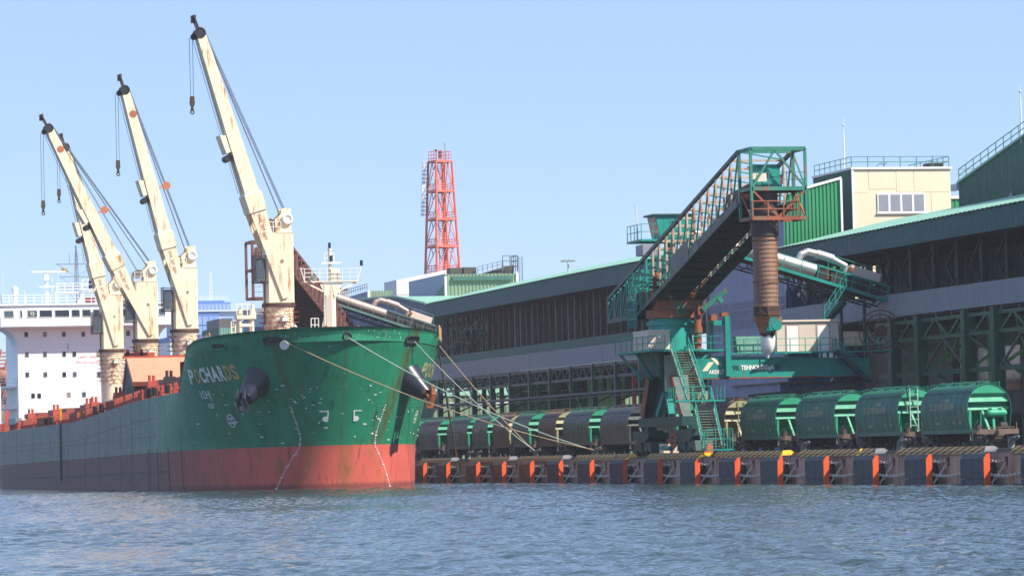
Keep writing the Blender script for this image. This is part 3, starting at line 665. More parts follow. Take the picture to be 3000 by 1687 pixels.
# ---------------------------------------------------------------- deck cranes (ship > crane > pieces)
def deck_crane(s,zr,tip,hook,lab,pist=0):
    x=AX-.2
    b=MB(); b.cyl((x,s,deckz(s)-.1),(x,s,zr-.5),1.42,n=28); b.cyl((x,s,zr-.5),(x,s,zr-.28),1.5,n=28)
    cr=b.build('deck_crane',cream,ship,lab)
    r=MB(); r.cyl((x,s,zr-.28),(x,s,zr+.12),1.62,n=32); 
    for i in range(48):
        a=2*math.pi*i/48; r.beam((x+1.62*math.cos(a),s+1.62*math.sin(a),zr-.24),(x+1.62*math.cos(a),s+1.62*math.sin(a),zr-.02),.07)
    r.build('slewing_ring',rusty if False else mat('slewing ring','#5a4030',.6,var=.3,rust=.4),cr)
    # slewing house: chamfered box
    w,dp,z0,z1=1.36,1.3,zr+.12,zr+6.95
    c=.32; pts=[(x-w,s-dp+c,z0),(x-w+c*.6,s-dp,z0),(x+w-.1,s-dp,z0),(x+w,s-dp+.1,z0),(x+w,s+dp-c,z0),(x+w-c,s+dp,z0),(x-w+c,s+dp,z0),(x-w,s+dp-c,z0)]
    h=MB(); h.prism(pts,(0,0,z1-z0)); h.build('slewing_house',cream,cr)
    e=MB(); e.box(x-w-.04,x+w+.04,s-dp-.04,s+dp+.04,z1,z1+.07); e.build('top_edge',cream2,cr)
    # top gear
    g=MB()
    for yy in (s-.95,s+.75):
        g.prism([(x-.3,yy,z1+.07),(x+1.25,yy,z1+.07),(x+1.25,yy,z1+2.45),(x+.35,yy,z1+2.45),(x+.25,yy,z1+1.9),(x-.35,yy,z1+1.35)],(0,.2,0))
    g.box(x+.2,x+1.2,s-.7,s+.7,z1+1.95,z1+2.25); g.build('sheave_frame',cream,cr)
    v=MB(); v.torus((x+.85,s-1.12,z1+1.35),(0,1,0),.42,.16,n=24,k=8); v.cyl((x+.85,s-1.2,z1+1.35),(x+.85,s-.95,z1+1.35),.33,n=18); v.build('fan_ring',offwhite,cr)
    v=MB(); v.cyl((x-.85,s-.9,z1+.95),(x-.85,s+.9,z1+.95),.46,n=20); v.torus((x-.85,s-.9,z1+.95),(0,1,0),.46,.05); v.build('winch_drum',mat('drum','#6f5f58',.6,var=.2,rust=.2),cr)
    v=MB(); v.box(x+.3,x+1.1,s-.85,s+.6,z1+.07,z1+.95); v.build('machinery_box',dark,cr)
    v=MB(); v.rail([(x-w,s-dp,z1+.07),(x+.15,s-dp,z1+.07)],h=1.05,step=.75,r=.035); v.rail([(x-w,s+dp,z1+.07),(x-w,s-dp+.1,z1+.07)],h=1.05,step=.9,r=.035); v.build('top_railing',offwhite,cr)
    v=MB(); v.cyl((x+.2,s-dp-.03,zr+4.2),(x+.2,s-dp+.05,zr+4.2),.19,n=16); v.build('porthole',mat('porthole','#8c8579',.4),cr)
    # jib: fork legs either side of the house joined by a cross box, then a box girder to the head
    pv=Vector((x+.35,s,zr+.85)); tp=Vector(tip); tp.y=s; ax=(tp-pv).normalized(); Ln=(tp-pv).length; nn=Vector((-ax.z,0,ax.x)) # in-plane normal towards -x,up side
    if nn.x>0: nn=-nn
    wl=1.72; yL=1.5
    at=lambda d,o,y:pv+ax*d+nn*o+Vector((0,y,0))
    j=MB()
    for sg in (-1,1):
        ya=s+0; y0=sg*yL; 
        a=[at(-.3,-.28,y0),at(-.3,.28,y0),at(9.2,.82,y0),at(9.2,-.82,y0)]
        j.prism(a if sg<0 else a,(0,.26 if sg<0 else -.26,0))
    secs=[(8.6,.86,1.62),(10.4,.88,1.62),(10.6,.72,1.35),(Ln*.55,.66,1.2),(Ln*.86,.5,.95),(Ln-1.3,.4,.8)]
    vs=[]
    for d,hh,ww in secs: vs+=[at(d,hh,-ww),at(d,-hh,-ww),at(d,-hh,ww),at(d,hh,ww)]
    fs=[(3,2,1,0)]+[(4*i+k,4*i+(k+1)%4,4*i+4+(k+1)%4,4*i+4+k) for i in range(len(secs)-1) for k in range(4)]+[tuple(4*(len(secs)-1)+k for k in range(4))]
    j.add(vs,fs); jib=j.build('jib',cream,cr)
    hd=MB()
    for y in (-.5,.5): hd.beam(at(Ln-1.6,.0,y),at(Ln,.1,y),.12,.5,upv=Vector((0,1,0)))
    hd.beam(at(Ln-.1,.05,-.55),at(Ln-.1,.05,.55),.25,.45); hd.box(*[v for p in (at(Ln,.1,-.3),) for v in (p.x-.2,p.x+.2,p.y,p.y+.6,p.z-.6,p.z+.1)]); hd.build('jib_head',mat('jib head','#4a3a30',.6,var=.4,rust=.5),cr)
    sv_=MB(); sv_.cyl(at(Ln-1.75,.05,-.86),at(Ln-1.75,.05,.86),.52,n=22); sv_.torus(at(Ln-1.75,.05,-.86),(0,1,0),.5,.06); sv_.cyl(at(Ln-1.9,.62,-.3),at(Ln-1.9,.62,.3),.32,n=14); sv_.build('head_sheave',dark,cr)
    bk=MB(); dmid=Ln*.52; bk.prism([at(dmid,.8,-1.25),at(dmid+1.7,.8,-1.25),at(dmid+1.9,1.35,-1.25),at(dmid,1.25,-1.25)],(0,2.4,0)); bk.build('rope_guide',cream2,cr)
    bk=MB(); bk.cyl(at(dmid-.5,1.15,-1.0),at(dmid-.5,1.15,1.0),.34,n=16); bk.build('guide_roller',dark,cr)
    if pist:
        bk=MB(); bk.cyl(at(Ln-4.6,-.1,-1.0),at(Ln-4.6,-.1,-.85),.42,n=20); bk.build('marker_disc',mat('disc orange','#b06a44',.6,var=.2),cr); bk=MB(); bk.cyl(at(dmid+.5,-1.7,-.6),at(dmid+.5,-1.7,-.45),.45,n=20); bk.beam(at(dmid+.5,-.8,-.5),at(dmid+.5,-1.7,-.5),.15); bk.build('marker_disc',mat('disc orange','#b06a44',.6,var=.2),cr)
    # safe working load lettering
    text_on('SWL 30T 26M',.46,lambda X,Y:at(8.3-X*.95,.25-Y*1.1,-yL-.03-.0),mat('swl red','#a8502c',.7,rust=.3),cr)
    # ropes
    rp=MB(); topA=Vector((x+.8,s,z1+2.2)); dr=Vector((x-.85,s,z1+1.3))
    for y in (-.5,.0,.5): rp.cyl(at(Ln-1.3,-.45,y),topA+Vector((0,y,0)),.032,n=5,cap=False)
    for y in (-.3,.3): rp.cyl(at(Ln-1.6,-.5,y),dr+Vector((0,y,0)),.028,n=5,cap=False)
    for y in (-.15,.2): rp.cyl(at(Ln-1.2,-.45,y),Vector((x+.3,s+y,z1+1.9)),.028,n=5,cap=False)
    hk=Vector(hook); hp=at(Ln-1.9,.62+.32,0)
    for o in (-.16,.16):
        rp.cyl((hp.x+o,s,hp.z),(hp.x+o*.9,s,hk.z+1.6),.028,n=5,cap=False)
    for y in (-1.28,1.28): rp.cyl(at(Ln-2.2,.7,y*.5),at(10.8,.93,y*.8),.024,n=5,cap=False)
    rp.build('wire_rope',rope_dark,cr)
    q=MB(); hx=hp.x; q.prism([(hx-.2,s-.15,hk.z+1.65),(hx+.2,s-.15,hk.z+1.65),(hx+.25,s-.15,hk.z+.9),(hx+.12,s-.15,hk.z+.6),(hx-.12,s-.15,hk.z+.6),(hx-.25,s-.15,hk.z+.9)],(0,.3,0)); q.cyl((hx-.0,s,hk.z+.62),(hx,s,hk.z+.3),.11,n=8); q.cyl((hx,s-.02,hk.z+.5),(hx,s-.02,hk.z+.3),.16,n=8)
    q.torus((hx,s,hk.z+.1),(0,1,0),.17,.065,n=14); q.build('hook_block',mat('hook block','#4a3428',.6,var=.3,rust=.4),cr)
    # operator's cab on the jib side
    cx=x-w-.55; cb=MB(); cb.box(cx-.42,cx+.42,s-1.1,s+.2,zr+2.3,zr+4.55); cb.build('operator_cab',mat('cab grey','#5c5d60',.45,var=.1),cr)
    cg=MB(); cg.box(cx-.3,cx+.3,s-1.13,s-1.1,zr+2.55,zr+3.2); cg.box(cx-.3,cx+.3,s-1.13,s-1.1,zr+3.3,zr+4.35); cg.box(cx-.45,cx-.42,s-.95,s+.05,zr+2.6,zr+4.3); cg.build('cab_window',glass2,cr)
    cg=MB(); cg.rail([(cx-.6,s-1.35,zr+2.1),(cx-.6,s+.5,zr+2.1)],h=2.7,step=.6,r=.03); cg.beam((cx-.6,s-1.3,zr+2.15),(cx+.7,s-1.3,zr+2.15),.12); cg.beam((cx-.6,s+.4,zr+2.15),(cx+.7,s+.4,zr+2.15),.12); cg.beam((cx-.6,s-1.3,zr+4.7),(cx+.6,s-1.3,zr+4.7),.1); cg.build('cab_frame',dark,cr)
    ld=MB(); ld.ladder((x-w-.12,s-.6,zr-2.),(x-w-.12,s-.6,zr+2.2),.5,(0,1,0)); ld.build('house_ladder',rusty,cr)
    # cage hoops round the pedestal
    hp_=MB()
    for k in range(7):
        zz=zr-.75-k*.52
        if zz<deckz(s)+1: break
        hp_.torus((x,s,zz),(0,0,1),1.66,.03,n=28,k=4)
        for i in range(10):
            a=2*math.pi*i/10+k; hp_.beam((x+1.4*math.cos(a),s+1.4*math.sin(a),zz+.06),(x+2.05*math.cos(a),s+2.05*math.sin(a),zz),.05)
            hp_.beam((x+1.66*math.cos(a),s+1.66*math.sin(a),zz),(x+1.46*math.cos(a+.35),s+1.46*math.sin(a+.35),zz-.45),.035)
    hp_.build('cage_hoop',rusty,cr)
    fl=MB(); fl.box(x-.05,x+.6,s-1.75,s-1.45,zr-1.75,zr-1.25); fl.build('floodlight',mat('floodlight','#b9b4a8',.25,metal=.6),cr)
    fl=MB(); fl.box(x-.0,x+.55,s-1.78,s-1.751,zr-1.7,zr-1.3); fl.build('floodlight_glass',offwhite,cr)
deck_crane(144.4,17.95,(-26.2,144,46.3),(-26.1,144,36.8),'foremost deck crane, nearest the bow',0)
deck_crane(201.5,17.5,(-25.1,201,46.2),(-25.1,201,35.0),'second deck crane from the bow with orange discs on its jib',1)
deck_crane(230.2,17.35,(-30.3,230,44.3),(-29.7,230,32.5),'third deck crane from the bow, its jib leaning farthest out',1)
deck_crane(258.5,17.05,(-24.2,258,44.4),(-24.7,258,35.85),'aftmost deck crane in front of the white deckhouse',0)
# ---------------------------------------------------------------- deckhouse
hs=MB(); hs.box(-27.3,-8.7,283,296,6.9,21.3); house=hs.build('deckhouse',white,ship,'white accommodation block with rows of small windows')
def pane(parent,x0,x1,z0,z1,y,m,fm=white,rad=.1):
    # rounded window with frame, facing the bow
    def rr(a0,a1,c0,c1,r,n=3):
        pts=[]
        for cx,cz,st in ((a1-r,c1-r,0),(a0+r,c1-r,1),(a0+r,c0+r,2),(a1-r,c0+r,3)):
            for i in range(n+1): a=math.pi/2*(st+i/n); pts.append((cx+r*math.cos(a),cz+r*math.sin(a)))
        return pts
    fr=MB(); fr.prism([(p[0],y-.05,p[1]) for p in rr(x0-.05,x1+.05,z0-.05,z1+.05,rad)],(0,.06,0)); o=fr.build('window',mat('window frame','#b9bbbc',.5),parent)
    g=MB(); g.prism([(p[0],y-.06,p[1]) for p in rr(x0,x1,z0,z1,rad*.8)],(0,.03,0)); g.build('window',m,parent)
wins=[(-26.13,20.02),(-23.69,20.0),(-21.16,19.97),(-18.58,19.95),(-12.61,19.97),(-26.09,17.37),(-23.7,17.35),(-21.17,17.35),(-19.81,17.33),(-12.67,17.3),(-16.6,17.3),(-26.09,14.72),(-23.7,14.7),(-21.2,14.65),(-19.81,14.65),(-16.6,14.6),(-12.6,14.6),(-25.38,11.93),(-24.57,11.91),(-20.64,11.97),(-18.64,11.97)]
for i,(x,z) in enumerate(wins): pane(house,x-.22,x+.22,z-.31,z+.31,283,[glass,glassc,glass2,glass2,glass,glass2,glass2,glass,glass][i%9])
for z in (18.6,15.95,13.2): MB().box(-27.32,-8.68,282.985,283.0,z-.015,z+.015).build('plate_seam',offwhite,house)
text_on('SAFETY FIRST',.62,lambda x,y:(-19.4+x*.75,282.97,16.75+y*.75),mat('lettering red','#d07a70',.6),house)
text_on('IMO NO-9262534',.62,lambda x,y:(-19.6+x*.68,282.97,16.05+y*.75),MATS['lettering red'],house)
# bridge with wings
br=MB()
prof=[(280.62,21.0),(280.6,22.15),(280.9,23.3),(281.1,23.75),(290,23.75),(290,21.0)]
br.prism([(-29.75,y,z) for y,z in prof],(22.95,0,0)); bridge=br.build('bridge',white,ship,'white navigating bridge with wings over the full beam')
lip=MB(); lip.box(-29.9,-6.65,280.7,291,23.75,23.95); lip.box(-29.9,-6.7,280.8,290.5,20.86,21.0); lip.build('deck_edge',white,bridge)
for k in (-1,1):
    x0=-27.3 if k<0 else -8.7; x1=-29.75 if k<0 else -6.8
    pts=[(x0,282.9,20.86),(x1,282.9,20.86)]+[(x1+(x0-x1)*math.sin(a),282.9,20.86-2.6*(1-math.cos(a))) for a in np.linspace(.15,math.pi/2,8)]
    b=MB(); b.prism(pts,(0,6.5,0)); b.build('wing_bracket',white,bridge)
for x0,x1,m in ((-29.3,-28.0,glass2),(-27.2,-26.85,glass2),(-26.25,-24.9,glass2),(-24.63,-22.93,glass),(-22.61,-20.67,glass),(-20.4,-19.28,glass),(-19.0,-17.83,glass),(-17.56,-16.3,glass),(-16.,-14.6,glass),(-14.3,-12.9,glass),(-12.6,-11.2,glass),(-10.9,-9.6,glass2),(-8.83,-7.9,glass2)):
    b=MB(); b.add([(x0,280.56,22.2),(x1,280.56,22.2),(x1,280.80,23.12),(x0,280.80,23.12)],[(0,1,2,3)]); b.build('bridge_window',m,bridge)
    b=MB()
    for p,q in (((x0,280.56,22.2),(x1,280.56,22.2)),((x0,280.80,23.12),(x1,280.80,23.12)),((x0,280.56,22.2),(x0,280.80,23.12)),((x1,280.56,22.2),(x1,280.80,23.12))): b.beam(p,q,.06)
    b.build('window_frame',offwhite,bridge)
b=MB(); b.torus((-25.6,280.6,22.65),(0,1,-.2),.2,.05); b.build('clear_view_screen',offwhite,bridge)
b=MB(); b.rail([(-29.6,281,23.95),(-6.9,281,23.95)],h=1.2,step=1.1,r=.035,mids=2); b.rail([(-29.6,281,23.95),(-29.6,290,23.95)],h=1.2,step=1.2,r=.035,mids=2); b.rail([(-22,283,25.6),(-10,283,25.6)],h=1.1,step=1.1,r=.035,mids=2); b.rail([(-18.7,282,25.9),(-15.7,282,25.9)],h=1.2,step=.7,r=.035); b.build('bridge_railing',white,bridge)
b=MB(); b.box(-22.2,-10,283.2,288,25.45,25.6); 
for x in (-22,-18.3,-15.,-10.5): b.beam((x,283.6,23.95),(x,283.6,25.45),.18)
b.prism([(-19.3,283,23.95),(-18.8,283,23.95),(-18.2,283,25.8),(-18.5,283,25.8)],(0,.3,0)); b.prism([(-15.4,283,23.95),(-14.9,283,23.95),(-15.6,283,25.8),(-15.9,283,25.8)],(0,.3,0)); b.box(-18.7,-15.7,282,284,25.8,25.9); b.build('monkey_island',white,bridge)
b=MB(); b.cyl((-17.2,283,25.9),(-17.2,283,27.2),.62,.5,n=14); b.build('compass_cover',mat('blue canvas','#27406a',.8,var=.2),bridge)
for x in (-17.4,-14.4,-12.9): 
    b=MB(); b.cyl((x-.6,284.4,24.5),(x+.6,284.4,24.5),.35,n=14); b.build('life_raft',mat('raft orange','#d8503a',.5),bridge)
b=MB(); b.cyl((-27.6,282.4,23.95),(-27.6,282.4,25.2),.3,.16,n=10); b.cyl((-27.6,282.4,25.2),(-27.6,282.4,26.0),.42,n=14); b.sphere((-27.6,282.4,26.0),.42); b.build('satellite_dome',white,bridge)
b=MB(); b.cyl((-23.2,284,23.95),(-23.2,284,28.2),.24,.2,n=10); b.box(-23.5,-22.9,283.6,284.4,27.2,27.9); b.box(-24.2,-22.2,283.4,284.6,26.3,26.38); b.build('radar_mast',white,bridge)
b=MB(); b.box(-25.2,-20.6,283.7,283.95,28.2,28.42); b.build('radar_scanner',offwhite,bridge)
lm=MB()
for dx,dy in ((-.35,0),(.35,0),(0,.5)): lm.cyl((-18.9+dx,286+dy,23.9),(-18.9+dx*.3,286+dy*.3,31.),.05,n=6)
for k in range(14):
    z=24+k*.5; lm.beam((-19.2,286,z),(-18.6,286,z+.5),.04); lm.beam((-18.6,286,z),(-19.2,286,z+.5),.04)
for z,w in ((29.4,2.8),(27.7,2.3),(26.3,2.3)): lm.beam((-18.9-w,286,z),(-18.9+w,286,z),.12); 
for z0,z1,w in ((29.4,27.7,2.6),(27.7,26.3,2.2),(26.3,24.2,1.6)):
    lm.beam((-18.9-w,286,z0),(-18.9,286,z1),.05); lm.beam((-18.9+w,286,z0),(-18.9,286,z1),.05)
lm.cyl((-18.9,286,31),(-18.9,286,31.9),.12,n=8); lm.beam((-19.8,286,29.4),(-19.8,286,31.),.06); lm.beam((-18.,286,29.4),(-18.,286,31.),.06); lm.build('signal_mast',mat('mast grey','#7a7c80',.5),bridge)
for x,z0,z1 in ((-28.9,24,29.),(-22.3,24,27.6),(-26.,24,26.),(-23.,24,26.5),(-12.6,24,32.),(-21.5,24,28.9)): 
    b=MB(); b.cyl((x,285,z0),(x,285,z1),.03,n=5); b.build('whip_aerial',offwhite,bridge)
fl=MB(); fl.add([(-20.9,286,29.),(-20.9,286,28.4),(-20.5,285.9,28.2),(-20.1,286.05,28.3),(-20.1,286.05,28.85),(-20.5,285.9,28.8)],[(0,1,2,3,4,5)]); fl.build('courtesy_flag',mat('flag','#a88a2a',.8,var=.5,vscale=3),bridge)
# starboard galleries and stair beside the house
for z in (7.4,10.4,13.2):
    b=MB(); b.box(-30.0,-27.32,285,300,z-.12,z+.12); b.rail([(-29.9,285,z+.12),(-29.9,300,z+.12)],h=1.1,step=1.4,r=.035,mids=2); b.rail([(-29.9,285.05,z+.12),(-27.4,285.05,z+.12)],h=1.1,step=1.2,r=.035,mids=2); b.build('side_gallery',white,house)
b=MB(); b.ladder((-28.4,288,10.5),(-28.4,286.2,13.2),.8,(1,0,0),step=.28); b.ladder((-28.4,288,7.5),(-28.4,286.2,10.4),.8,(1,0,0),step=.28); b.build('gallery_stair',white,house)
b=MB(); b.box(-29.6,-29.4,284.9,285.1,7.,13.2); b.build('gallery_post',white,house)
b=MB(); b.box(-28.6,-28.0,290,290.5,11,11.9); b.box(-28.9,-28.6,287,287.3,13.9,14.5); b.build('fire_locker',rail_red,house)
dv=MB(); dv.beam((-29.5,278,7.2),(-29.5,278,9.2),.35); dv.beam((-29.5,278,9.0),(-29.2,278,9.9),.3); dv.beam((-29.8,278,8.2),(-28.5,278,8.2),.4); dv.build('provision_davit',mat('davit red','#d0402c',.5),ship)
# ---------------------------------------------------------------- foremast, vent posts, windlass
fm=MB(); x,y=AX+.35,121.6
fm.prism([(x-.45,y-.35,13.2),(x+.05,y-.55,13.2),(x+.45,y-.35,13.2),(x+.45,y+.4,13.2),(x-.45,y+.4,13.2)],(0,0,5.6)); fm.prism([(x-1.3,y-.2,13.2),(x-.45,y-.2,13.2),(x-.45,y-.2,16.4)],(0,.3,0)); mast=fm.build('foremast',cream2,ship,'cream foremast with a railed lamp platform')
b=MB(); b.box(x-2.55,x+2.55,y-.7,y+.7,19.02,19.12)
for k in (-1,1): b.beam((x+.2*k,y-.5,17.9),(x+2.4*k,y-.5,19.0),.14); b.prism([(x,y-.56,18.9),(x+1.1*k,y-.56,18.95),(x+.35*k,y-.56,17.5)],(0,.05,0))
b.build('lamp_platform',cream2,mast)
b=MB(); b.rail([(x-2.5,y-.65,19.12),(x+2.5,y-.65,19.12)],h=1.15,step=.72,r=.035,mids=2)
for k in (-1,1): b.beam((x+2.5*k,y-.65,19.1),(x+2.85*k,y-.65,20.35),.09); b.beam((x+2.4*k,y-.65,20.27),(x+2.95*k,y-.65,20.3),.06)
b.build('platform_railing',offwhite,mast)
b=MB(); b.cyl((x+.05,y,19.1),(x+.05,y,22.0),.19,.14,n=10); b.box(x+.1,x+.9,y-.3,y+.3,19.1,20.3); b.cyl((x+.05,y,22.0),(x+.05,y,22.15),.2,n=10)
for z in (20.9,21.3,21.7): b.beam((x-.45,y,z),(x+.5,y,z),.06)
b.beam((x-.45,y,20.9),(x-.45,y,21.7),.05); b.beam((x+.45,y,20.9),(x+.45,y,21.7),.05); b.build('mast_pole',cream2,mast)
b=MB(); b.cyl((x+.05,y,22.15),(x+.05,y,22.7),.13,n=10); b.cyl((x+.15,y-.25,20.95),(x+.15,y-.25,21.5),.13,n=10)
for k in (-1,1): b.cyl((x+2.9*k,y-.65,20.5),(x+2.9*k,y-.65,21.0),.14,n=10)
b.build('navigation_lamp',dark,mast)
b=MB(); b.box(x-.85,x+1.05,y-.35,y-.2,20.72,20.88); b.build('radar_scanner',offwhite,mast)
b=MB(); b.cyl((x-1.85,y-.6,19.35),(x-1.75,y-1.2,19.3),.12,.34,n=16,cap=False); b.cyl((x-1.85,y-.4,19.35),(x-1.85,y-.6,19.35),.13,n=10); b.build('fog_horn',offwhite,mast)
b=MB(); b.ladder((x-.62,y-.4,13.3),(x-.62,y-.4,18.9),.35,(0,1,0),r=.04); b.rail([(x-1.9,y-.3,13.3),(x-1.2,y-.3,13.3)],h=2.4,step=.35,r=.04,mids=3); b.build('mast_ladder',offwhite,mast)
vp=MB(); vx,vy=AX-3.85,142.8
for dx in (-.62,.62):
    for dy in (-.5,.5): vp.cyl((vx+dx,vy+dy,9),(vx+dx,vy+dy,16.7),.17,n=10)
vp.box(vx-.95,vx+.95,vy-.8,vy+.8,16.5,16.85); vp.beam((vx-.7,vy-.55,15.9),(vx+.7,vy-.55,15.9),.3)
for dx in (-.55,.75): vp.prism([(vx+dx-.28,vy-.5,16.85),(vx+dx+.28,vy-.5,16.85),(vx+dx,vy-.5,18.1 if dx>0 else 17.6)],(0,1.,0))
vp.rail([(vx-.95,vy-.8,16.85),(vx+.6,vy-.8,16.85)],h=1.1,step=.5,r=.04); vp.ladder((vx-1.25,vy-.4,13),(vx-1.25,vy-.4,16.3),.4,(1,0,0),step=.5,r=.05); vp.build('derrick_post',cream2,ship)
wl=MB(); wl.cyl((AX-3,124,14.1),(AX-1,124,14.1),.9,n=18); wl.box(AX-3.3,AX-.6,123.2,125,12.9,13.6); wl.build('windlass',dark,ship)
for xx,yy,zz in ((AX-2.2,117.5,14.6),(AX+2.,117,14.7),(AX-.6,119,14.8)):
    b=MB(); b.cyl((xx,yy,13.2),(xx,yy,zz),.1,n=8); b.sphere((xx,yy,zz),.16); b.build('vent_post',rusty,ship)
# ---------------------------------------------------------------- mooring ropes
def rope(p,q,sag,m,lab,r=.05):
    p=Vector(p);q=Vector(q); b=MB(); n=22; pts=[p.lerp(q,i/n)-Vector((0,0,sag*4*(i/n)*(1-i/n))) for i in range(n+1)]
    b.path(pts,r,6); o=b.build('mooring_rope',m); tag(o,lab,'rope','mooring ropes from the bow'); return o
rope(hullpt(-1,115.3,13.5,.1),(2.75,105.,2.9),1.0,ropem,'long tan mooring rope crossing the whole bow from the fairlead with the white disc')
rope((AX+.2,112.9,13.6),(2.75,105.2,2.85),.9,ropet,'pale mooring rope from the round fairlead at the stem')
rope(hullpt(1,116.9,13.3,.12),(2.75,126.4,2.9),.55,ropet,'pale mooring rope from the oval fairlead on the right of the bow')
rope(hullpt(1,123.1,13.05,.12),(2.75,126.7,2.85),.35,ropem,'tan mooring rope from the rightmost fairlead of the bow')
rope(hullpt(1,124.,12.6,.12),(2.4,158.,2.6),.2,mat('old rope','#6a5644',.9,var=.3),'brown rope hanging steeply from the bow to the quay',.09)
# ---------------------------------------------------------------- hopper wagons
shell_green=mat('wagon shell green','#17624e',.5,var=.2,vscale=.5,dirt=.45,dcol='#2b3a3c',rust=.12,rcol='#5a4030',streak=.3,stcol='#1b4048')
shell_dark=mat('wagon shell dark','#4a4a4e',.5,var=.2,dirt=.4,dcol='#5a4a3c',streak=.5,stcol='#2e3034')
shell_dkgreen=mat('wagon shell dark green','#3c5048',.5,var=.2,dirt=.4,dcol='#4e4438',streak=.5,stcol='#2c3a3a')
shell_brown=mat('wagon shell brown','#5c4238',.6,var=.2,dirt=.4,dcol='#4a302a',streak=.5,stcol='#3a2c2a')
end_green=mat('wagon end green','#2a9a72',.5,var=.12,dirt=.15,dcol='#4a6a50',rust=.06)
end_cream=mat('wagon end cream','#a8a276',.55,var=.2,rust=.5,rcol='#8a5a34')
end_grey=mat('wagon end grey','#3e4a44',.6,var=.2,dirt=.4)
wlet=mat('wagon lettering','#aea58c',.7,var=.2,rust=.4,rcol='#2a5048')
PROF=[(-1.42,1.30),(-1.48,1.55),(-1.56,1.95),(-1.62,2.45),(-1.63,2.85),(-1.58,3.2),(-1.46,3.55),(-1.26,3.88),(-1.0,4.13),(-.68,4.33),(-.34,4.44),(0,4.48)]
PROF=PROF+[(-a,b) for a,b in PROF[-2::-1]]
def make_wagon(SL):
    """shell from y=0 (near end) to y=SL, rail top at z=0"""
    w=thing('hopper_wagon','x','hopper wagon',(0,0,0),'hopper wagons on the quay railway')
    n=len(PROF); b=MB()
    ny=8; vs=[]
    for j in range(ny+1):
        for x,z in PROF: vs.append((x,SL*j/ny,z))
    b.add(vs,[(j*n+i,j*n+i+1,(j+1)*n+i+1,(j+1)*n+i) for j in range(ny) for i in range(n-1)],smooth=True)
    # inner skin gives the plate its thickness
    vi=[(x*.975,y,1.3+(z-1.3)*.985) for x,y,z in vs]; b.add(vi,[(j*n+i+1,j*n+i,(j+1)*n+i,(j+1)*n+i+1) for j in range(ny) for i in range(n-1)],smooth=True)
    for yy in (0,SL):
        b.add([(x,yy,z) for x,z in PROF]+[(x*.975,yy,1.3+(z-1.3)*.985) for x,z in PROF],[(i,i+1,n+i+1,n+i) for i in range(n-1)])
    shell=b.build('side_shell',shell_green,w)
    sm=MB()
    for j in range(1,ny):
        y=SL*j/ny
        for (x0,z0),(x1,z1) in zip(PROF[:9],PROF[1:10]): sm.beam((x0*1.004,y,z0),(x1*1.004,y,z1),.025,.02)
    for zz,xx in ((3.9,-1.255),): sm.beam((xx-.02,.02,zz),(xx-.02,SL-.02,zz),.04)
    sm.build('shell_seam',shell_green,w)
    sk=MB(); sk.box(-1.5,-1.42,-.2,SL+.2,1.05,1.32); sk.box(1.42,1.5,-.2,SL+.2,1.05,1.32); sk.build('side_sill',shell_green,w)
    rw=MB(); 
    for x in (-.75,.75):
        z=4.32
        rw.beam((x,-.15,z+.22),(x,SL+.15,z+.22),.07)
        k=int(SL/.6)
        for i in range(k+1): rw.beam((x*1.1,SL*i/k,z-.12),(x,SL*i/k,z+.22),.035)
    rw.build('roof_rail',end_green,w)
    for i in range(4):
        y=SL*(i+.5)/4; h=MB(); h.cyl((0,y,4.44),(0,y,4.6),.5,n=12); h.box(-.55,.55,y-.08,y+.08,4.6,4.66); h.build('roof_hatch',shell_green,w)
    for sg in (0,1):
        Y=lambda y:(y if sg==0 else SL-y)
        # arch plate
        arch=[(x*.975,Y(.05),1.3+(z-1.3)*.985) for x,z in PROF if z>=3.85]
        p=MB(); p.prism(arch,(0,.04 if sg==0 else -.04,0)); e=p.build('end_arch',end_green,w)
        def slope(z): return .12+ (3.85-z)*.62
        half=lambda z:float(np.interp(z,[1.3,1.95,2.45,2.85,3.2,3.55,3.88],[1.40,1.5,1.57,1.58,1.53,1.42,1.22]))
        p=MB(); zs=[3.87,3.5,3.1,2.7,2.3,1.9,1.5]; q=[]
        for z in zs: q+=[(-half(z),Y(slope(z)),z),(half(z),Y(slope(z)),z)]
        p.add(q,[(2*i,2*i+1,2*i+3,2*i+2) for i in range(len(zs)-1)]); p.build('slope_sheet',end_green,w)
        for z,hh,dp in ((3.83,.06,.12),(3.36,.3,.34),(2.78,.26,.5)):
            p=MB(); y0=slope(z)-dp; p.prism([(-half(z),Y(slope(z)+.12),z-hh/2),(-half(z),Y(y0),z-hh/2),(-half(z),Y(y0+(.12 if hh>.1 else 0)),z+hh/2),(-half(z),Y(slope(z)+.1),z+hh/2)],(2*half(z),0,0)); p.build('end_rib',end_green,w)
        for x in (-1.3,1.3): p=MB(); p.box(x-.09,x+.09,Y(.32),Y(.5),1.2,2.66); p.build('corner_post',end_green,w)
        for k in (-1,1): p=MB(); p.beam((k*.42,Y(.45),2.66),(k*.2,Y(-.35),1.22),.16); p.build('diagonal_brace',end_green,w)
        p=MB(); p.prism([(-1.28,Y(.9),1.95),(1.28,Y(.9),1.95),(1.0,Y(1.6),1.2),(-1.0,Y(1.6),1.2)],(0,.05,.02)); p.build('hopper_chute',end_green,w)
        # platform, buffer beam, coupler
        u=MB(); u.box(-1.45,1.45,Y(-1.75),Y(-1.6),.95,1.3); u.box(-.3,.3,Y(-1.6),Y(.5),.95,1.25); u.box(-1.3,1.3,Y(-.9),Y(-.7),.95,1.2); u.box(-.22,.22,Y(-2.25),Y(-1.75),.85,1.2); u.box(-.15,.15,Y(-1.9),Y(-1.75),.75,1.32)
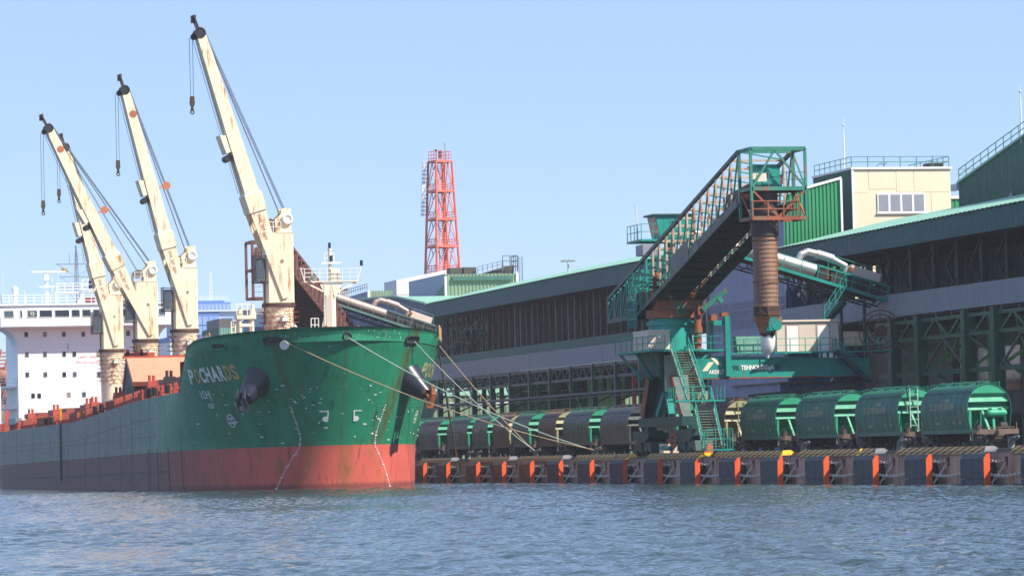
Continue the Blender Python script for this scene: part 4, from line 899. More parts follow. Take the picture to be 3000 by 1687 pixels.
        u.beam((-1.35,Y(-1.7),1.3),(-1.35,Y(-1.7),1.75),.04); u.beam((1.3,Y(-1.7),1.3),(1.3,Y(-1.7),1.75),.05); u.beam((-.9,Y(-1.65),1.42),(1.2,Y(-1.65),1.42),.05); u.build('end_platform',mat('wagon frame brown','#6a5648',.7,var=.25,rust=.35),w)
        u=MB(); u.cyl((.35,Y(-1.1),1.5),(.8,Y(-1.1),1.5),.26,n=12); u.build('brake_cylinder',under,w); u=MB(); u.box(-1.25,-.9,Y(-.9),Y(-.5),1.25,1.6); u.build('brake_valve',under,w)
        u=MB(); u.ladder((-1.42,Y(-.15),.55),(-1.42,Y(-.15),1.3),.42,(0,1,0),step=.3,r=.03); u.beam((-1.42,Y(-.35),1.3),(-1.2,Y(-.9),1.9),.04); u.build('step_ladder',mat('wagon step grey','#8a857c',.6),w)
        bo=MB(); cy=-.1
        for x in (-1.02,1.02): bo.prism([(x-.08,Y(cy-1.25),.42),(x-.08,Y(cy-.9),.72),(x-.08,Y(cy+.9),.72),(x-.08,Y(cy+1.25),.42),(x-.08,Y(cy+.5),.36),(x-.08,Y(cy-.5),.36)],(.16,0,0))
        bo.box(-1.05,1.05,Y(cy-.2),Y(cy+.2),.45,.85); bg_=bo.build('bogie',under,w)
        for o in (-.92,.92):
            wh=MB()
            for x in (-.79,.79): wh.cyl((x-.065,Y(cy+o),.475),(x+.065,Y(cy+o),.475),.475,n=20); wh.cyl((x*.9-.02,Y(cy+o),.475),(x*.9+.02,Y(cy+o),.475),.5,n=20)
            wh.cyl((-1.1,Y(cy+o),.475),(1.1,Y(cy+o),.475),.085,n=10); wh.build('wheelset',wheelm,bg_)
    ub=MB(); ub.box(-.35,.35,-1.6,SL+1.6,.82,1.0); 
    for i in range(3):
        y=SL*(i+.5)/3; ub.prism([(-1.2,y-1.2,1.3),(1.2,y-1.2,1.3),(.7,y-.6,.45),(-.7,y-.6,.45)],(0,.08,0)); ub.prism([(-1.2,y+1.2,1.3),(1.2,y+1.2,1.3),(.7,y+.6,.45),(-.7,y+.6,.45)],(0,-.08,0)); ub.box(-.75,.75,y-.62,y+.62,.42,.5)
    ub.box(-1.3,1.3,-.1,SL+.1,1.0,1.3)
    ub.build('underframe',under,w)
    return w
def wagon_text(w,body,y,z,h,sx=1.):
    vs,fs=text_mesh(body,h/.72,sx,.012)
    half=lambda zz:float(np.interp(zz,[b for a,b in PROF[:12]],[-a for a,b in PROF[:12]]))
    b=MB(); b.add([(-half(z+yy)-.018,y-xx,z+yy) for xx,yy in vs],fs); b.build('lettering',wlet,w)
def recolor(o,sh,en):
    for c in KIDS(o):
        n=c.name.split('.')[0]
        m=sh if n in('side_shell','shell_seam','side_sill','roof_hatch') else en if n in ('end_arch','slope_sheet','end_rib','corner_post','diagonal_brace','hopper_chute','roof_rail') else None
        if m and c.material_slots: c.material_slots[0].link='OBJECT'; c.material_slots[0].material=m
WAG=[(20.6,'L',shell_green,end_green,'dark green hopper wagon with a cylindrical air tank on its bright end, nearest the camera'),
(34.9,'L',shell_green,end_green,'dark green hopper wagon with a tall ladder on its bright end, second from the right'),
(49.2,'L',shell_green,end_green,'dark green hopper wagon with bright green end, third from the right'),
(63.7,'L',shell_green,end_green,'dark green hopper wagon with bright green end, just right of the rusty cream one'),
(77.5,'L',shell_brown,end_cream,'brown hopper wagon with rust-streaked cream end beside the loader stairs'),
(92.,'L',shell_dkgreen,end_green,'hopper wagon mostly hidden behind the loader legs'),
(107.2,'L',shell_dark,end_grey,'purplish dark hopper wagon with dull grey end just left of the loader legs'),
(120.7,'L',shell_dkgreen,end_green,'grimy dark green hopper wagon with bright green end, second left of the loader legs'),
(133.,'S',shell_brown,end_cream,'brown hopper wagon with cream end between two green-ended wagons, nearer one'),
(143.7,'S',shell_dkgreen,end_green,'small dark hopper wagon with green end between the two brown wagons'),
(152.,'S',shell_brown,end_cream,'brown hopper wagon with rusty cream end, farther of the two left of the loader'),
(161.,'S',shell_dkgreen,end_green,'dark hopper wagon with green end behind the crossing mooring ropes'),
(170.,'L',shell_dkgreen,end_green,'grey-green hopper wagon lettered in a box on its side'),
(184.,'L',shell_dark,end_green,'dark hopper wagon behind the hanging rope'),
(198.3,'L',shell_dkgreen,end_green,'hopper wagon half hidden by the ship\'s bow')]
wp_l=make_wagon(9.4); wp_s=make_wagon(6.6); used={}
for i,(s,ty,sh,en,lab) in enumerate(WAG):
    src=wp_l if ty=='L' else wp_s
    o=copy_tree(src); o.location=(8,s,2.36); o['label']=lab
    recolor(o,sh,en); used[i]=o
    bpy.context.view_layer.update()
for t in (wp_l,wp_s):
    for c in KIDS(t):
        for g_ in KIDS(c): bpy.data.objects.remove(g_)
        bpy.data.objects.remove(c)
    bpy.data.objects.remove(t)
def on_wagon(i,builder):
    # pieces special to one wagon are built in its own coordinates and hung under it
    o=used[i]; ob=builder(); 
    for c in ob: c.parent=o; c.matrix_parent_inverse=Matrix.Identity(4)
def tank():
    b=MB(); b.cyl((.0,.0,2.42),(1.05,.0,2.42),.25,n=18); b.sphere((.0,.0,2.42),.25,12); b.sphere((1.05,.0,2.42),.25,12)
    r=[b.build('air_tank',end_green)]
    b=MB(); 
    for x in (.1,.8): b.box(x-.04,x+.04,-.22,.35,2.68,2.75); b.torus((x,.05,2.45),(1,0,0),.26,.03,n=16)
    b.beam((-.15,.05,2.45),(-.6,.1,2.45),.05); b.beam((-.6,.1,2.45),(-.62,.1,1.3),.05); r.append(b.build('tank_bracket',end_green)); return r
on_wagon(0,tank)
def lad():
    b=MB(); b.ladder((-.45,-.35,1.3),(-.35,-.05,4.45),.6,(1,0,0),step=.42,r=.035); b.ladder((-1.35,-.1,.6),(-1.35,-.1,1.35),.45,(0,1,0),step=.25); 
    b.path([(-1.0,-.1,3.4),(-1.0,-.4,3.4),(-1.0,-.4,2.7),(-1.0,-.1,2.7)],.03); return [b.build('end_ladder',mat('ladder pale','#8fb0a0',.5,rust=.2))]
on_wagon(1,lad)
def lad2():
    b=MB(); b.ladder((-.2,-.12,1.3),(-.1,-.05,4.3),.55,(1,0,0),step=.42,r=.03); b.ladder((.3,-.5,1.2),(.3,.2,2.6),.5,(1,0,0),step=.3,r=.03); return [b.build('end_ladder',mat('ladder cream','#9a9068',.6,rust=.4))]
on_wagon(4,lad2)
for i in (0,1,2,3):
    o=used[i]; pre=set(COL.objects)
    wagon_text(o,'БЕЛАРУСЬКАЛИЙ',6.6,2.72,.42,.78)
    b=MB(); 
    for k in range(6):
        a=math.pi/2+k*math.pi/3; b.quad(*[(-1.655,7.0-math.cos(a+o_)*r,2.92+math.sin(a+o_)*r) for o_,r in ((-.1,.08),(-.45,.2),(0,.3),(.45,.2))][:4])
    b.build('emblem',wlet,o)
    wagon_text(o,'5310 8642',4.9,3.28,.2); wagon_text(o,'22,0 т',1.9,1.75,.16); wagon_text(o,'72 т',3.0,1.72,.16); wagon_text(o,'КАЛИЙ',6.6,1.7,.16)
    for c in set(COL.objects)-pre: c.parent=o; c.matrix_parent_inverse=Matrix.Identity(4)
o=used[12]; pre=set(COL.objects); wagon_text(o,'BELARUSKALI',7.1,2.35,.42,.9)
b=MB(); b.box(-1.66,-1.63,3.2,7.3,2.98,3.02); b.box(-1.66,-1.61,3.2,7.3,2.1,2.14); b.build('lettering_frame',wlet,o)
for c in set(COL.objects)-pre: c.parent=o; c.matrix_parent_inverse=Matrix.Identity(4)
o=used[11]; pre=set(COL.objects); wagon_text(o,'БЕЛКАЛИЙ',5.2,2.7,.36,.8)
for c in set(COL.objects)-pre: c.parent=o; c.matrix_parent_inverse=Matrix.Identity(4)
# ---------------------------------------------------------------- ship loader on the quay
LX,LY=2.5,79.5
ld=thing('ship_loader','teal travelling ship loader with raised truss boom and hanging brown chute','ship loader',(LX,LY,2.2))
bo=lambda n,m,b,p=ld,l=None:b.build(n,m,p,l)
# bogies
for s0 in (73.2,86.2):
    b=MB(); b.prism([(1.6,s0-2.4,4.4),(1.6,s0+2.4,4.4),(1.6,s0+2.4,3.9),(1.6,s0+1.3,3.4),(1.6,s0-1.3,3.4),(1.6,s0-2.4,3.9)],(1.8,0,0)); b.box(2.1,2.9,s0-.5,s0+.5,4.4,4.75); bog=bo('bogie',teal_d,b)
    for k in (-1,1):
        b=MB(); b.prism([(1.75,s0+k*1.45-1.0,3.5),(1.75,s0+k*1.45+1.0,3.5),(1.75,s0+k*1.45+1.25,2.65),(1.75,s0+k*1.45+.35,2.65),(1.75,s0+k*1.45,3.0),(1.75,s0+k*1.45-.35,2.65),(1.75,s0+k*1.45-1.25,2.65)],(1.5,0,0)); b.build('bogie_truck',teal_d,bog)
        for o in (-.75,.75): b=MB(); b.cyl((1.85,s0+k*1.45+o,2.66),(2.25,s0+k*1.45+o,2.66),.33,n=16); b.cyl((2.8,s0+k*1.45+o,2.66),(3.2,s0+k*1.45+o,2.66),.33,n=16); b.build('wheel',under,bog)
b=MB(); b.cyl((1.4,76.5,2.9),(1.4,78.,2.9),.2,n=10); b.box(1.2,1.7,78,79,2.75,3.1); bo('drive_motor',teal,b)
b=MB(); b.torus((1.45,75.7,3.5),(1,.2,0),.5,.1,n=18); bo('hose_coil',mat('hose orange','#b8502c',.6),b)
b=MB(); b.box(1.7,2.6,79.7,80.9,2.25,3.3); bo('control_box',beige,b); b=MB(); b.box(1.7,2.6,76.9,77.8,2.25,3.3); bo('control_box',beige,b)
b=MB(); b.cyl((1.9,67.7,2.75),(1.9,67.5,2.75),.42,n=20); bo('buffer_disc',mat('buffer orange','#d85a2c',.5),b)
# A-shaped portal leg
b=MB(); b.box(1.75,3.25,74.2,87.2,4.72,5.5); bo('sill_beam',teal_d,b)
for s0,s1 in ((86.6,83.3),(74.8,76.6)):
    b=MB(); k=.42; b.add([(1.9,s0-k,5.5),(1.9,s0+k,5.5),(2.6,s0+k,5.5),(2.6,s0-k,5.5),(1.6,s1-k*1.3,8.9),(1.6,s1+k*1.3,8.9),(2.9,s1+k*1.3,8.9),(2.9,s1-k*1.3,8.9)],[(0,3,2,1),(4,5,6,7),(0,1,5,4),(1,2,6,5),(2,3,7,6),(3,0,4,7)]); bo('portal_leg',teal_d,b)
    b=MB(); b.beam((1.86,s0+.0,5.5),(1.56,s1+.0,8.9),.06,.9,upv=Vector((0,1,0))); bo('leg_flange',rustteal,b)
b=MB(); b.prism([(2.5,85.8,5.5),(2.5,81.5,5.5),(2.5,79.,8.9),(2.5,83.,8.9)],(.3,0,0)); bo('leg_web',teal_d,b)
b=MB(); b.beam((2.,78,5.6),(2.2,79.6,7.5),.5); b.beam((2.,82,5.6),(2.2,80.4,7.5),.4); bo('leg_brace',teal,b)
b=MB(); b.box(.9,4.05,77.6,83.6,8.9,10.85); bo('portal_tower',teal_d,b)
b=MB(); b.box(-.9,3.9,74.6,84.8,10.85,11.02); b.box(3.9,6.9,77.1,84.8,10.85,11.02); b.beam((-.6,75,10.8),(1.2,78,8.7),.2); b.beam((-.6,79,10.8),(1.0,80,8.7),.2); b.beam((-.6,84,10.8),(1.0,83,8.7),.2); b.beam((5.2,77.4,10.8),(3.9,77.4,9.6),.2); plat=bo('slewing_platform',teal,b)
b=MB(); b.rail([(-.85,84.7,11.02),(-.85,74.7,11.02),(.6,74.7,11.02)],h=1.1,step=1.6); b.rail([(3.8,77.2,11.02),(6.8,77.2,11.02)],h=1.1,step=1.3); b.build('platform_railing',teal,plat)
b=MB(); b.box(-.7,1.15,75.1,79.6,11.05,12.55); b.build('electrical_box',beige,plat)
b=MB(); b.box(-.75,1.2,75.05,79.65,12.55,12.62); b.build('box_lid',pale,plat)
b=MB(); b.cyl((LX,LY,10.9),(LX,LY,13.7),1.9,1.75,n=28); b.cyl((LX,LY,13.1),(LX,LY,13.45),2.0,n=28); bo('slewing_column',teal,b)
b=MB(); b.cyl((4.3,77.6,11.4),(4.3,77.6,13.6),.34,n=14); b.cyl((4.3,77.6,12.4),(4.3,77.6,12.9),.42,n=14); b.cyl((4.3,77.6,11.0),(4.3,77.6,11.4),.3,n=14); bo('slew_motor',rustteal,b)
b=MB(); b.cyl((LX,LY,13.72),(LX,LY,14.4),2.0,n=28); b.prism([(0.9,77.2,14.4),(4.3,77.2,14.4),(4.75,77.2,16.),(.45,77.2,16.)],(0,5.2,0)); b.box(4.2,4.7,77.0,77.5,13.9,14.6); tur=bo('turntable',rustteal,b)
b=MB()
for x in (.5,4.7): b.beam((x,77,15.8),(x,76.2,18.2) if False else (x+(-.25 if x<2 else .25),76.,17.1),.35); b.beam((x,83,15.8),(x,85,15.6),.35)
b.beam((1.6,75.8,15.2),(.2,75.7,17.6),.22); b.beam((3.4,75.8,15.2),(5.,75.7,17.6),.22); b.build('boom_support',rustteal,tur)
b=MB(); b.beam((4.6,77,14.3),(6.6,76.6,15.9),.3,.4); b.beam((5.9,76.7,15.3),(6.2,76.7,14.9),.35); bo('luffing_arm',teal_w,b)
# boom: two Warren trusses, floor and cross bars
xl,xr=.42,4.75
bpost=mat('boom post','#c3a890',.55,var=.15,rust=.6,rcol='#a8603e',rscale=(.8,.8,.4))
top=lambda s:float(np.interp(s,[49.8,52.7,91],[25.5,25.5,15.9])); bot=lambda s:float(np.interp(s,[52.7,82.5,91],[21.5,14.0,13.9]))
for x in (xl,xr):
    b=MB(); b.beam((x,91,15.9),(x,52.7,25.5),.22,.3); b.build('top_chord',teal_d if x==xl else teal_d,ld)
    b=MB(); b.beam((x,82.5,14.0),(x,52.7,21.5),.24,.34); b.beam((x,91,13.9),(x,82.4,14.02),.24,.34); b.build('bottom_chord',teal_d,ld)
    ss=[52.7+i*2.02 for i in range(20)]
    for i,s in enumerate(ss):
        m=teal_w if s<68 else teal; 
        b=MB(); b.beam((x,s,bot(s)),(x,s,top(s)),.14,.14); b.build('truss_post',bpost if s<78 else teal,ld)
        if i<len(ss)-1:
            s2=ss[i+1]; b=MB(); b.beam((x,s,top(s)),(x,s2,bot(s2)),.11); b.build('truss_diagonal',teal_w if s<72 else teal,ld)
for i in range(20):
    s=52.7+i*2.02; b=MB(); b.beam((xl,s,top(s)-.02),(xr,s,top(s)-.02),.15); b.build('cross_bar',bpost if i<13 else teal,ld)
    if i<19: b=MB(); b.beam((xl,s,top(s)),(xr,s+2.02,top(s+2.02)),.1); b.build('wind_brace',teal_w,ld)
fl=MB()
for x0,x1 in ((xl-.1,3.1),(3.6,xr+.1)):
    for s0,s1 in ((52.7,82.5),): fl.add([(x0,s0,bot(s0)-.2),(x1,s0,bot(s0)-.2),(x1,s1,bot(s1)-.2),(x0,s1,bot(s1)-.2),(x0,s0,bot(s0)-.12),(x1,s0,bot(s0)-.12),(x1,s1,bot(s1)-.12),(x0,s1,bot(s1)-.12)],[(0,3,2,1),(4,5,6,7),(0,1,5,4),(2,3,7,6),(1,2,6,5),(3,0,4,7)])
fl.build('boom_floor',boomdark,ld)
for i in range(16):
    s=53.+i*1.95; b=MB(); b.beam((xl,s,bot(s)-.28),(xr,s,bot(s)-.28),.16); b.build('floor_joist',boomdark,ld)
b=MB(); b.beam((2.2,54,bot(54)+.9),(2.2,83,bot(83)+.9),1.3,.5); bo('conveyor_belt',dark,b)
b=MB(); b.add([(xl-.14,66.3,bot(66.3)-.1),(xl-.14,71.6,bot(71.6)-.1),(xl-.14,71.6,bot(71.6)+1.55),(xl-.14,66.3,bot(66.3)+1.55)],[(0,1,2,3)]); b.prism([(xl-.16,53,bot(53)-.15),(xl-.16,66,bot(66)-.15),(xl-.16,66,bot(66)+.5),(xl-.16,53,bot(53)+.5)],(.04,0,0)); bo('wind_panel',mat('panel grey','#6f6a68',.6,var=.2,streak=.5,stcol='#3a3634'),b)
b=MB(); b.rail([(xl+.5,54,bot(54)+.1),(xl+.5,82,bot(82)+.1)],h=1.1,step=2.,r=.03); b.rail([(xr-.6,54,bot(54)+.1),(xr-.6,82,bot(82)+.1)],h=1.1,step=2.,r=.03); bo('boom_walkway_railing',teal_w,b)
# tail panels
b=MB()
for i in range(5):
    s=83.5+i*1.5; b.add([(xl+.25,s,13.9),(xl+.25,s+1.45,13.9),(xl+.25,s+1.45,top(s+1.45)-.2),(xl+.25,s,top(s)-.2)],[(0,1,2,3)])
b.box(xl+.3,xr,83.6,90.9,13.95,15.3); bo('counterweight',teal_d,b)
b=MB(); b.rail([(xl-.5,82.8,13.),(xl-.5,80.6,13.)],h=4.6,step=.55,r=.035,mids=5); b.ladder((xl-.3,84.5,13.8),(xl-.3,80.2,17.),.7,(1,0,0),step=.4); bo('tail_ladder',teal,b)
b=MB(); b.box(xl-.2,1.6,79.2,81.4,19.0,19.9); bo('winch_box',mat('box grey','#8a8a92',.5),b)
# boom head
xs=(xl+.06,xr+.08)
b=MB()
for x in xs:
    for s in (49.8,52.7): b.beam((x,s,20.2),(x,s,25.5),.2)
for z in (25.5,22.45): 
    b.beam((xs[0],49.8,z),(xs[1],49.8,z),.2,.3); b.beam((xs[0],52.7,z),(xs[1],52.7,z),.2,.25)
    for x in xs: b.beam((x,49.8,z),(x,52.7,z),.18,.26)
b.beam((xs[0]+.1,49.8,22.6),(2.4,49.8,25.4),.15); b.beam((xs[1]-.1,49.8,22.6),(2.4,49.8,25.4),.15); b.beam((xs[1],49.9,22.6),(xs[1],52.6,25.3),.12); b.beam((xs[0],49.9,25.4),(xs[1],52.6,25.4),.1)
hd=bo('head_frame',teal_w,b)
b=MB(); b.beam((xs[0],49.8,20.2),(xs[1],49.8,20.2),.22,.3); b.beam((xs[0],52.7,20.2),(xs[1],52.7,20.2),.2,.25)
for x in xs: b.beam((x,49.8,20.2),(x,52.7,20.2),.18,.25)
b.beam((xs[0]+.1,49.8,22.3),(2.6,49.8,20.3),.15); b.beam((xs[1]-.1,49.8,22.3),(2.6,49.8,20.3),.15); b.beam((xs[1],52.6,22.3),(xs[1],50,20.3),.12); b.beam((xs[0],52.6,22.3),(xs[0],50,20.3),.12); b.build('head_cage',rustteal,hd)
b=MB(); b.rail([(xs[0],49.7,20.3),(xs[1]-.6,49.7,20.3)],h=1.2,step=1.1,r=.045); b.rail([(xs[1]-.6,49.7,20.3),(xs[1]-.6,52.6,20.3)],h=1.2,step=1.,r=.04); b.build('cage_railing',rustteal,hd)
b=MB(); b.rail([(xs[0],49.95,22.6),(xs[1],49.95,22.6)],h=1.1,step=1.4,r=.03); b.build('head_railing',teal_w,hd)
b=MB(); b.box(xl,xr,49.9,52.7,22.28,22.36); b.build('head_floor',boomdark,hd)
b=MB(); b.box(1.2,3.05,50.6,52.6,22.6,24.25); b.box(1.1,3.15,50.5,52.7,24.25,24.35); b.build('head_chute_box',teal,hd)
b=MB(); b.box(1.75,2.35,50.55,50.6,23.7,24.1); b.box(1.6,2.5,50.55,50.6,22.75,23.3); b.box(1.25,3.0,50.57,50.6,23.4,23.46); b.build('chute_door',teal,hd)
b=MB(); b.box(.62,1.75,49.95,50.0,23.1,23.65); b.box(1.0,1.75,49.9,49.95,23.0,23.6); b.build('sign_plate',beige,hd)
b=MB(); b.cyl((.9,51,22.0),(.9,52.2,22.0),.32,n=14); b.build('winch_motor',rusty,hd)
b=MB(); b.box(3.1,3.4,51,52,22.9,23.6); b.build('junction_box',rusty,hd)
b=MB(); b.beam((xl+1.2,52.6,22.5),(xl+1.2,58,22.),1.1,1.0); b.build('belt_hood',brown,hd)
# hanging chute: stacked rings
tx,ty=1.95,51.4
b=MB(); b.cyl((tx,ty,18.9),(tx,ty,22.3),1.08,n=28); b.build('chute_sleeve',mat('chute dark','#3a2e28',.6,var=.2),ld)
rings=[]
for i in range(17):
    z1=19.25-i*.335; b=MB(); b.cyl((tx,ty,z1-.335),(tx,ty,z1),1.0-.004*i,.955-.004*i,n=28,cap=False); b.build('chute_ring',tubebrown,ld)
b=MB()
for i in range(7):
    z=13.5-i*.12; b.torus((tx,ty,z),(0,0,1),.99+.04*(i%2),.045,n=26,k=5)
b.build('folded_ring',mat('folded canvas','#5a4438',.7,var=.25,rust=.3),ld)
b=MB()
for a in (-.75,.75,2.4,3.9):
    px_,py_=tx+1.06*math.sin(a),ty-1.06*math.cos(a); b.cyl((px_,py_,22.2),(px_,py_,12.7),.022,n=5)
for z in (18.6,15.4,13.0): b.torus((tx,ty,z),(0,0,1),1.05,.03,n=26,k=4)
b.path([(tx-.75,ty-.95,17.5),(tx-.45,ty-1.1,15.),(tx-.2,ty-1.1,13.),(tx+.05,ty-1.1,12.)],.03); b.build('chute_cable',mat('cable rust','#7a4a38',.7,var=.3),ld)
b=MB(); b.cyl((tx,ty,12.75),(tx,ty,11.5),.98,.6,n=24); b.box(tx-1.05,tx-.75,ty-.4,ty+.3,12.3,12.75); b.box(tx+.75,tx+1.05,ty-.4,ty+.3,12.3,12.75); b.build('spout_head',rustteal,ld)
b=MB(); b.cyl((tx+.5,ty-.95,12.05),(tx+.5,ty-.5,12.05),.4,n=18); b.prism([(tx-.1,ty-1.0,12.65),(tx+.5,ty-1.0,12.65),(tx+.2,ty-.9,11.65),(tx-.3,ty-.9,11.65)],(0,.4,0)); b.build('spout_motor',teal,ld)
b=MB(); b.cyl((tx,ty,11.55),(tx,ty,11.2),.6,.54,n=20); b.build('spout_collar',dark,ld)
b=MB(); prof=[(11.4,.52),(11.1,.57),(10.7,.55),(10.35,.5),(10.05,.36),(9.85,.14),(9.75,.08),(9.65,.12),(9.55,.03)]; n=20; vs=[]
for z,r in prof:
    for i in range(n): a=2*math.pi*i/n; rr=r*(1+.07*math.sin(5*a+z*2)); vs.append((tx+rr*math.cos(a),ty+rr*math.sin(a),z))
b.add(vs,[(j*n+i,j*n+(i+1)%n,(j+1)*n+(i+1)%n,(j+1)*n+i) for j in range(len(prof)-1) for i in range(n)],smooth=True); b.build('dust_bag',bagw,ld)
# driver's cab beyond the boom
b=MB(); b.box(2.9,8.2,89.,93.6,20.72,20.9); b.box(5.6,6.4,90.5,91.3,15.,20.72); b.build('cab_platform',teal,ld)
b=MB(); b.rail([(2.95,93.5,20.9),(2.95,89.05,20.9),(8.1,89.05,20.9)],h=1.3,step=1.0); b.build('cab_railing',teal,ld)
b=MB(); b.prism([(4.9,89.9,20.95),(8.0,89.9,20.95),(8.0,89.9,22.95),(4.5,89.9,22.95)],(0,2.6,0)); cab=b.build('driver_cab',teal,ld)
b=MB(); b.box(4.2,8.2,89.7,92.7,22.95,23.1); b.build('cab_roof',teal_d,cab)
b=MB(); b.prism([(4.84,89.95,21.3),(4.88,89.95,21.3),(4.5,89.95,22.8),(4.46,89.95,22.8)],(0,2.4,0)); b.build('cab_window',glass,cab)
b=MB(); b.box(5.75,6.55,89.86,89.9,21.0,22.6); b.build('cab_door',teal,cab)
b=MB(); b.box(5.9,6.4,89.84,89.86,22.2,22.5); b.box(6.2,6.45,89.82,89.86,21.6,21.7); b.build('cab_plate',teal_d,cab)
b=MB(); b.cyl((3.4,92,20.9),(3.4,92,24.0),.05,n=6); b.build('camera_mast',offwhite,cab)
# portal girder with cabin and stairs
b=MB(); b.add([(4.05,77.5,8.68),(19.3,77.5,8.62),(19.3,79.6,8.62),(4.05,79.6,8.68),(4.05,77.5,10.5),(19.3,77.5,10.05),(19.3,79.6,10.05),(4.05,79.6,10.5)],[(0,3,2,1),(4,5,6,7),(0,1,5,4),(1,2,6,5),(2,3,7,6),(3,0,4,7)]); gir=b.build('portal_girder',teal,ld)
b=MB(); b.box(4.0,19.3,77.42,79.7,8.55,8.64); b.build('girder_flange',rustteal,gir)
lw=mat('lettering white','#e8e4da',.5); lc=mat('logo cream','#e6dcb8',.5); ldk=mat('lettering dark','#17403f',.5)
P3=lambda x,z:(x,77.47,z)
b=MB(); b.quad(P3(4.55,9.22),P3(5.02,9.22),P3(5.62,9.96),P3(5.15,9.96)); b.quad(P3(5.28,10.35),P3(5.62,10.35),P3(6.28,9.72),P3(5.9,9.72)); b.build('logo',lc,gir)
text_on('ARDELT',.45,lambda x,y:(5.15+x*.82,77.46,8.98+y),lw,gir,off=.015)
text_on('VK',.52,lambda x,y:(7.25+x*.9,77.46,9.28+y),ldk,gir,off=.02)
text_on('TEHNOLOĢIJA',.52,lambda x,y:(7.95+x*.83,77.46,9.28+y),lw,gir,off=.022)
b=MB(); b.torus((11.15,77.46,9.45),(0,1,0),.27,.04,n=6,k=4); b.box(10.98,11.3,77.45,77.46,9.35,9.55); b.build('logo',ldk,gir)
b=MB(); b.box(6.52,7.0,77.0,77.46,8.75,13.75); b.box(5.6,6.9,77.2,78.2,13.0,13.4); b.box(5.45,5.85,78.2,78.8,11.0,13.3); bo('gantry_post',teal,b)
b=MB(); b.box(5.4,5.9,77.2,77.8,13.4,13.9); bo('gantry_head',rusty,b); b=MB(); b.box(6.3,6.9,77.2,77.8,13.75,14.05); bo('gantry_head',rusty,b)
b=MB(); b.box(6.95,10.6,77.2,77.6,10.55,10.68); b.box(10.6,17.2,76.5,77.4,10.55,10.68); b.beam((9.9,76.5,10.55),(10.4,77.4,9.6),.15); b.beam((11.6,76.5,10.55),(11.6,77.4,9.6),.15); b.beam((16.4,76.5,10.55),(16.4,77.4,9.6),.15); wk=bo('walkway',teal,b)
b=MB(); b.rail([(7.,77.25,10.68),(10.6,77.25,10.68)],h=1.1,step=1.25); b.rail([(10.65,76.55,10.68),(16.0,76.55,10.68)],h=1.1,step=1.25); b.rail([(16.9,77.,10.68),(21.,77.,10.68)],h=1.1,step=1.1); b.box(16.9,21.2,76.9,78.4,10.58,10.68); b.build('walkway_railing',teal,wk)
cl=MB(); cl.box(11.2,16.6,77.6,80.4,10.7,13.2)
for k in range(14): cl.box(11.19,16.61,77.57,77.6,10.75+k*.175,10.90+k*.175)
cb=cl.build('cabin',beige,ld,'beige clad cabin with two pale doors'); b=MB(); b.box(11.05,16.75,77.4,80.6,13.2,13.36); b.build('cabin_roof',beige,cb)
for x0 in (12.05,14.75):
    b=MB(); b.box(x0-.1,x0+1.1,77.53,77.566,10.72,12.95); b.build('door_frame',mat('frame beige','#a8968a',.5),cb); b=MB(); b.box(x0,x0+1.,77.5,77.529,10.72,12.85); dd=b.build('cabin_door',pale,cb); 
b=MB(); b.prism([(7.75,77.5,10.6),(9.75,77.5,10.6),(9.9,77.6,12.05),(7.6,77.6,12.05)],(0,1.,0)); bo('tarpaulin_cover',mat('tarpaulin','#6f9a86',.8,var=.2,vscale=1.5,bump=.8,bscale=1.5),b)
def stairs(name,p,q,w,wd,m,steps=None,railh=1.,bothrail=True):
    p=Vector(p);q=Vector(q);o=Vector(wd).normalized()*w/2; b=MB()
    for sg in (-1,1): b.beam(p+o*sg,q+o*sg,.08,.28)
    k=steps or int((q-p).length/.3)
    for i in range(1,k): c=p.lerp(q,i/k); b.beam(c-o,c+o,.24,.05)
    so=b.build(name,m,ld); r=MB()
    for sg in (-1,1):
        u=Vector((0,0,railh)); r.beam(p+o*sg+u,q+o*sg+u,.06); r.beam(p+o*sg+u*.5,q+o*sg+u*.5,.05)
        for i in range(6): c=p.lerp(q,i/5)+o*sg; r.beam(c,c+u,.05)
    r.build('stair_railing',teal,so); return so
stairs('stair_flight',(1.75,74.4,10.95),(1.75,70.,6.75),1.5,(1,0,0),mat('stair grey green','#7a8a74',.6,var=.2,rust=.3))
b=MB(); b.box(-.6,3.6,68.0,70.2,6.58,6.72); lnd=bo('stair_landing',teal,b); b=MB(); b.rail([(-.55,70.1,6.72),(-.55,68.05,6.72),(2.4,68.05,6.72)],h=1.1,step=.75); b.rail([(3.55,68.05,6.72),(3.55,70.1,6.72)],h=1.1,step=1.); b.build('landing_railing',teal,lnd)
stairs('stair_flight',(2.0,69.2,6.7),(1.6,65.3,2.75),1.6,(1,0,0),MATS['stair grey green'])
b=MB(); b.box(.7,2.9,63.9,65.5,2.62,2.74); lnd=bo('stair_landing',teal,b); b=MB(); b.rail([(.75,65.4,2.74),(.75,63.95,2.74),(2.85,63.95,2.74),(2.85,65.4,2.74)],h=1.6,step=.7); b.build('landing_railing',teal,lnd)
b=MB(); b.box(1.3,2.3,76.9,77.5,7.6,10.6); bo('louvre_panel',mat('louvre pale','#a8b09a',.6,var=.15,streak=.5,stcol='#5a6454'),b)
stairs('stair_flight',(15.9,76.6,10.7),(18.9,76.6,8.1),.9,(0,1,0),teal_d)
b=MB(); b.cyl((20.7,78.3,12.3),(20.7,78.9,12.3),.5,n=14)
for r in (1.1,1.45,1.8): b.torus((20.7,78.6,12.3),(.35,1,0),r,.06,n=28,k=5)
for i in range(12):
    a=2*math.pi*i/12; b.beam((20.7,78.6,12.3),(20.7+1.75*math.cos(a),78.6-.6*math.cos(a),12.3+1.75*math.sin(a)),.06)
bo('cable_reel',mat('reel rust','#6a4034',.7,var=.3),b)
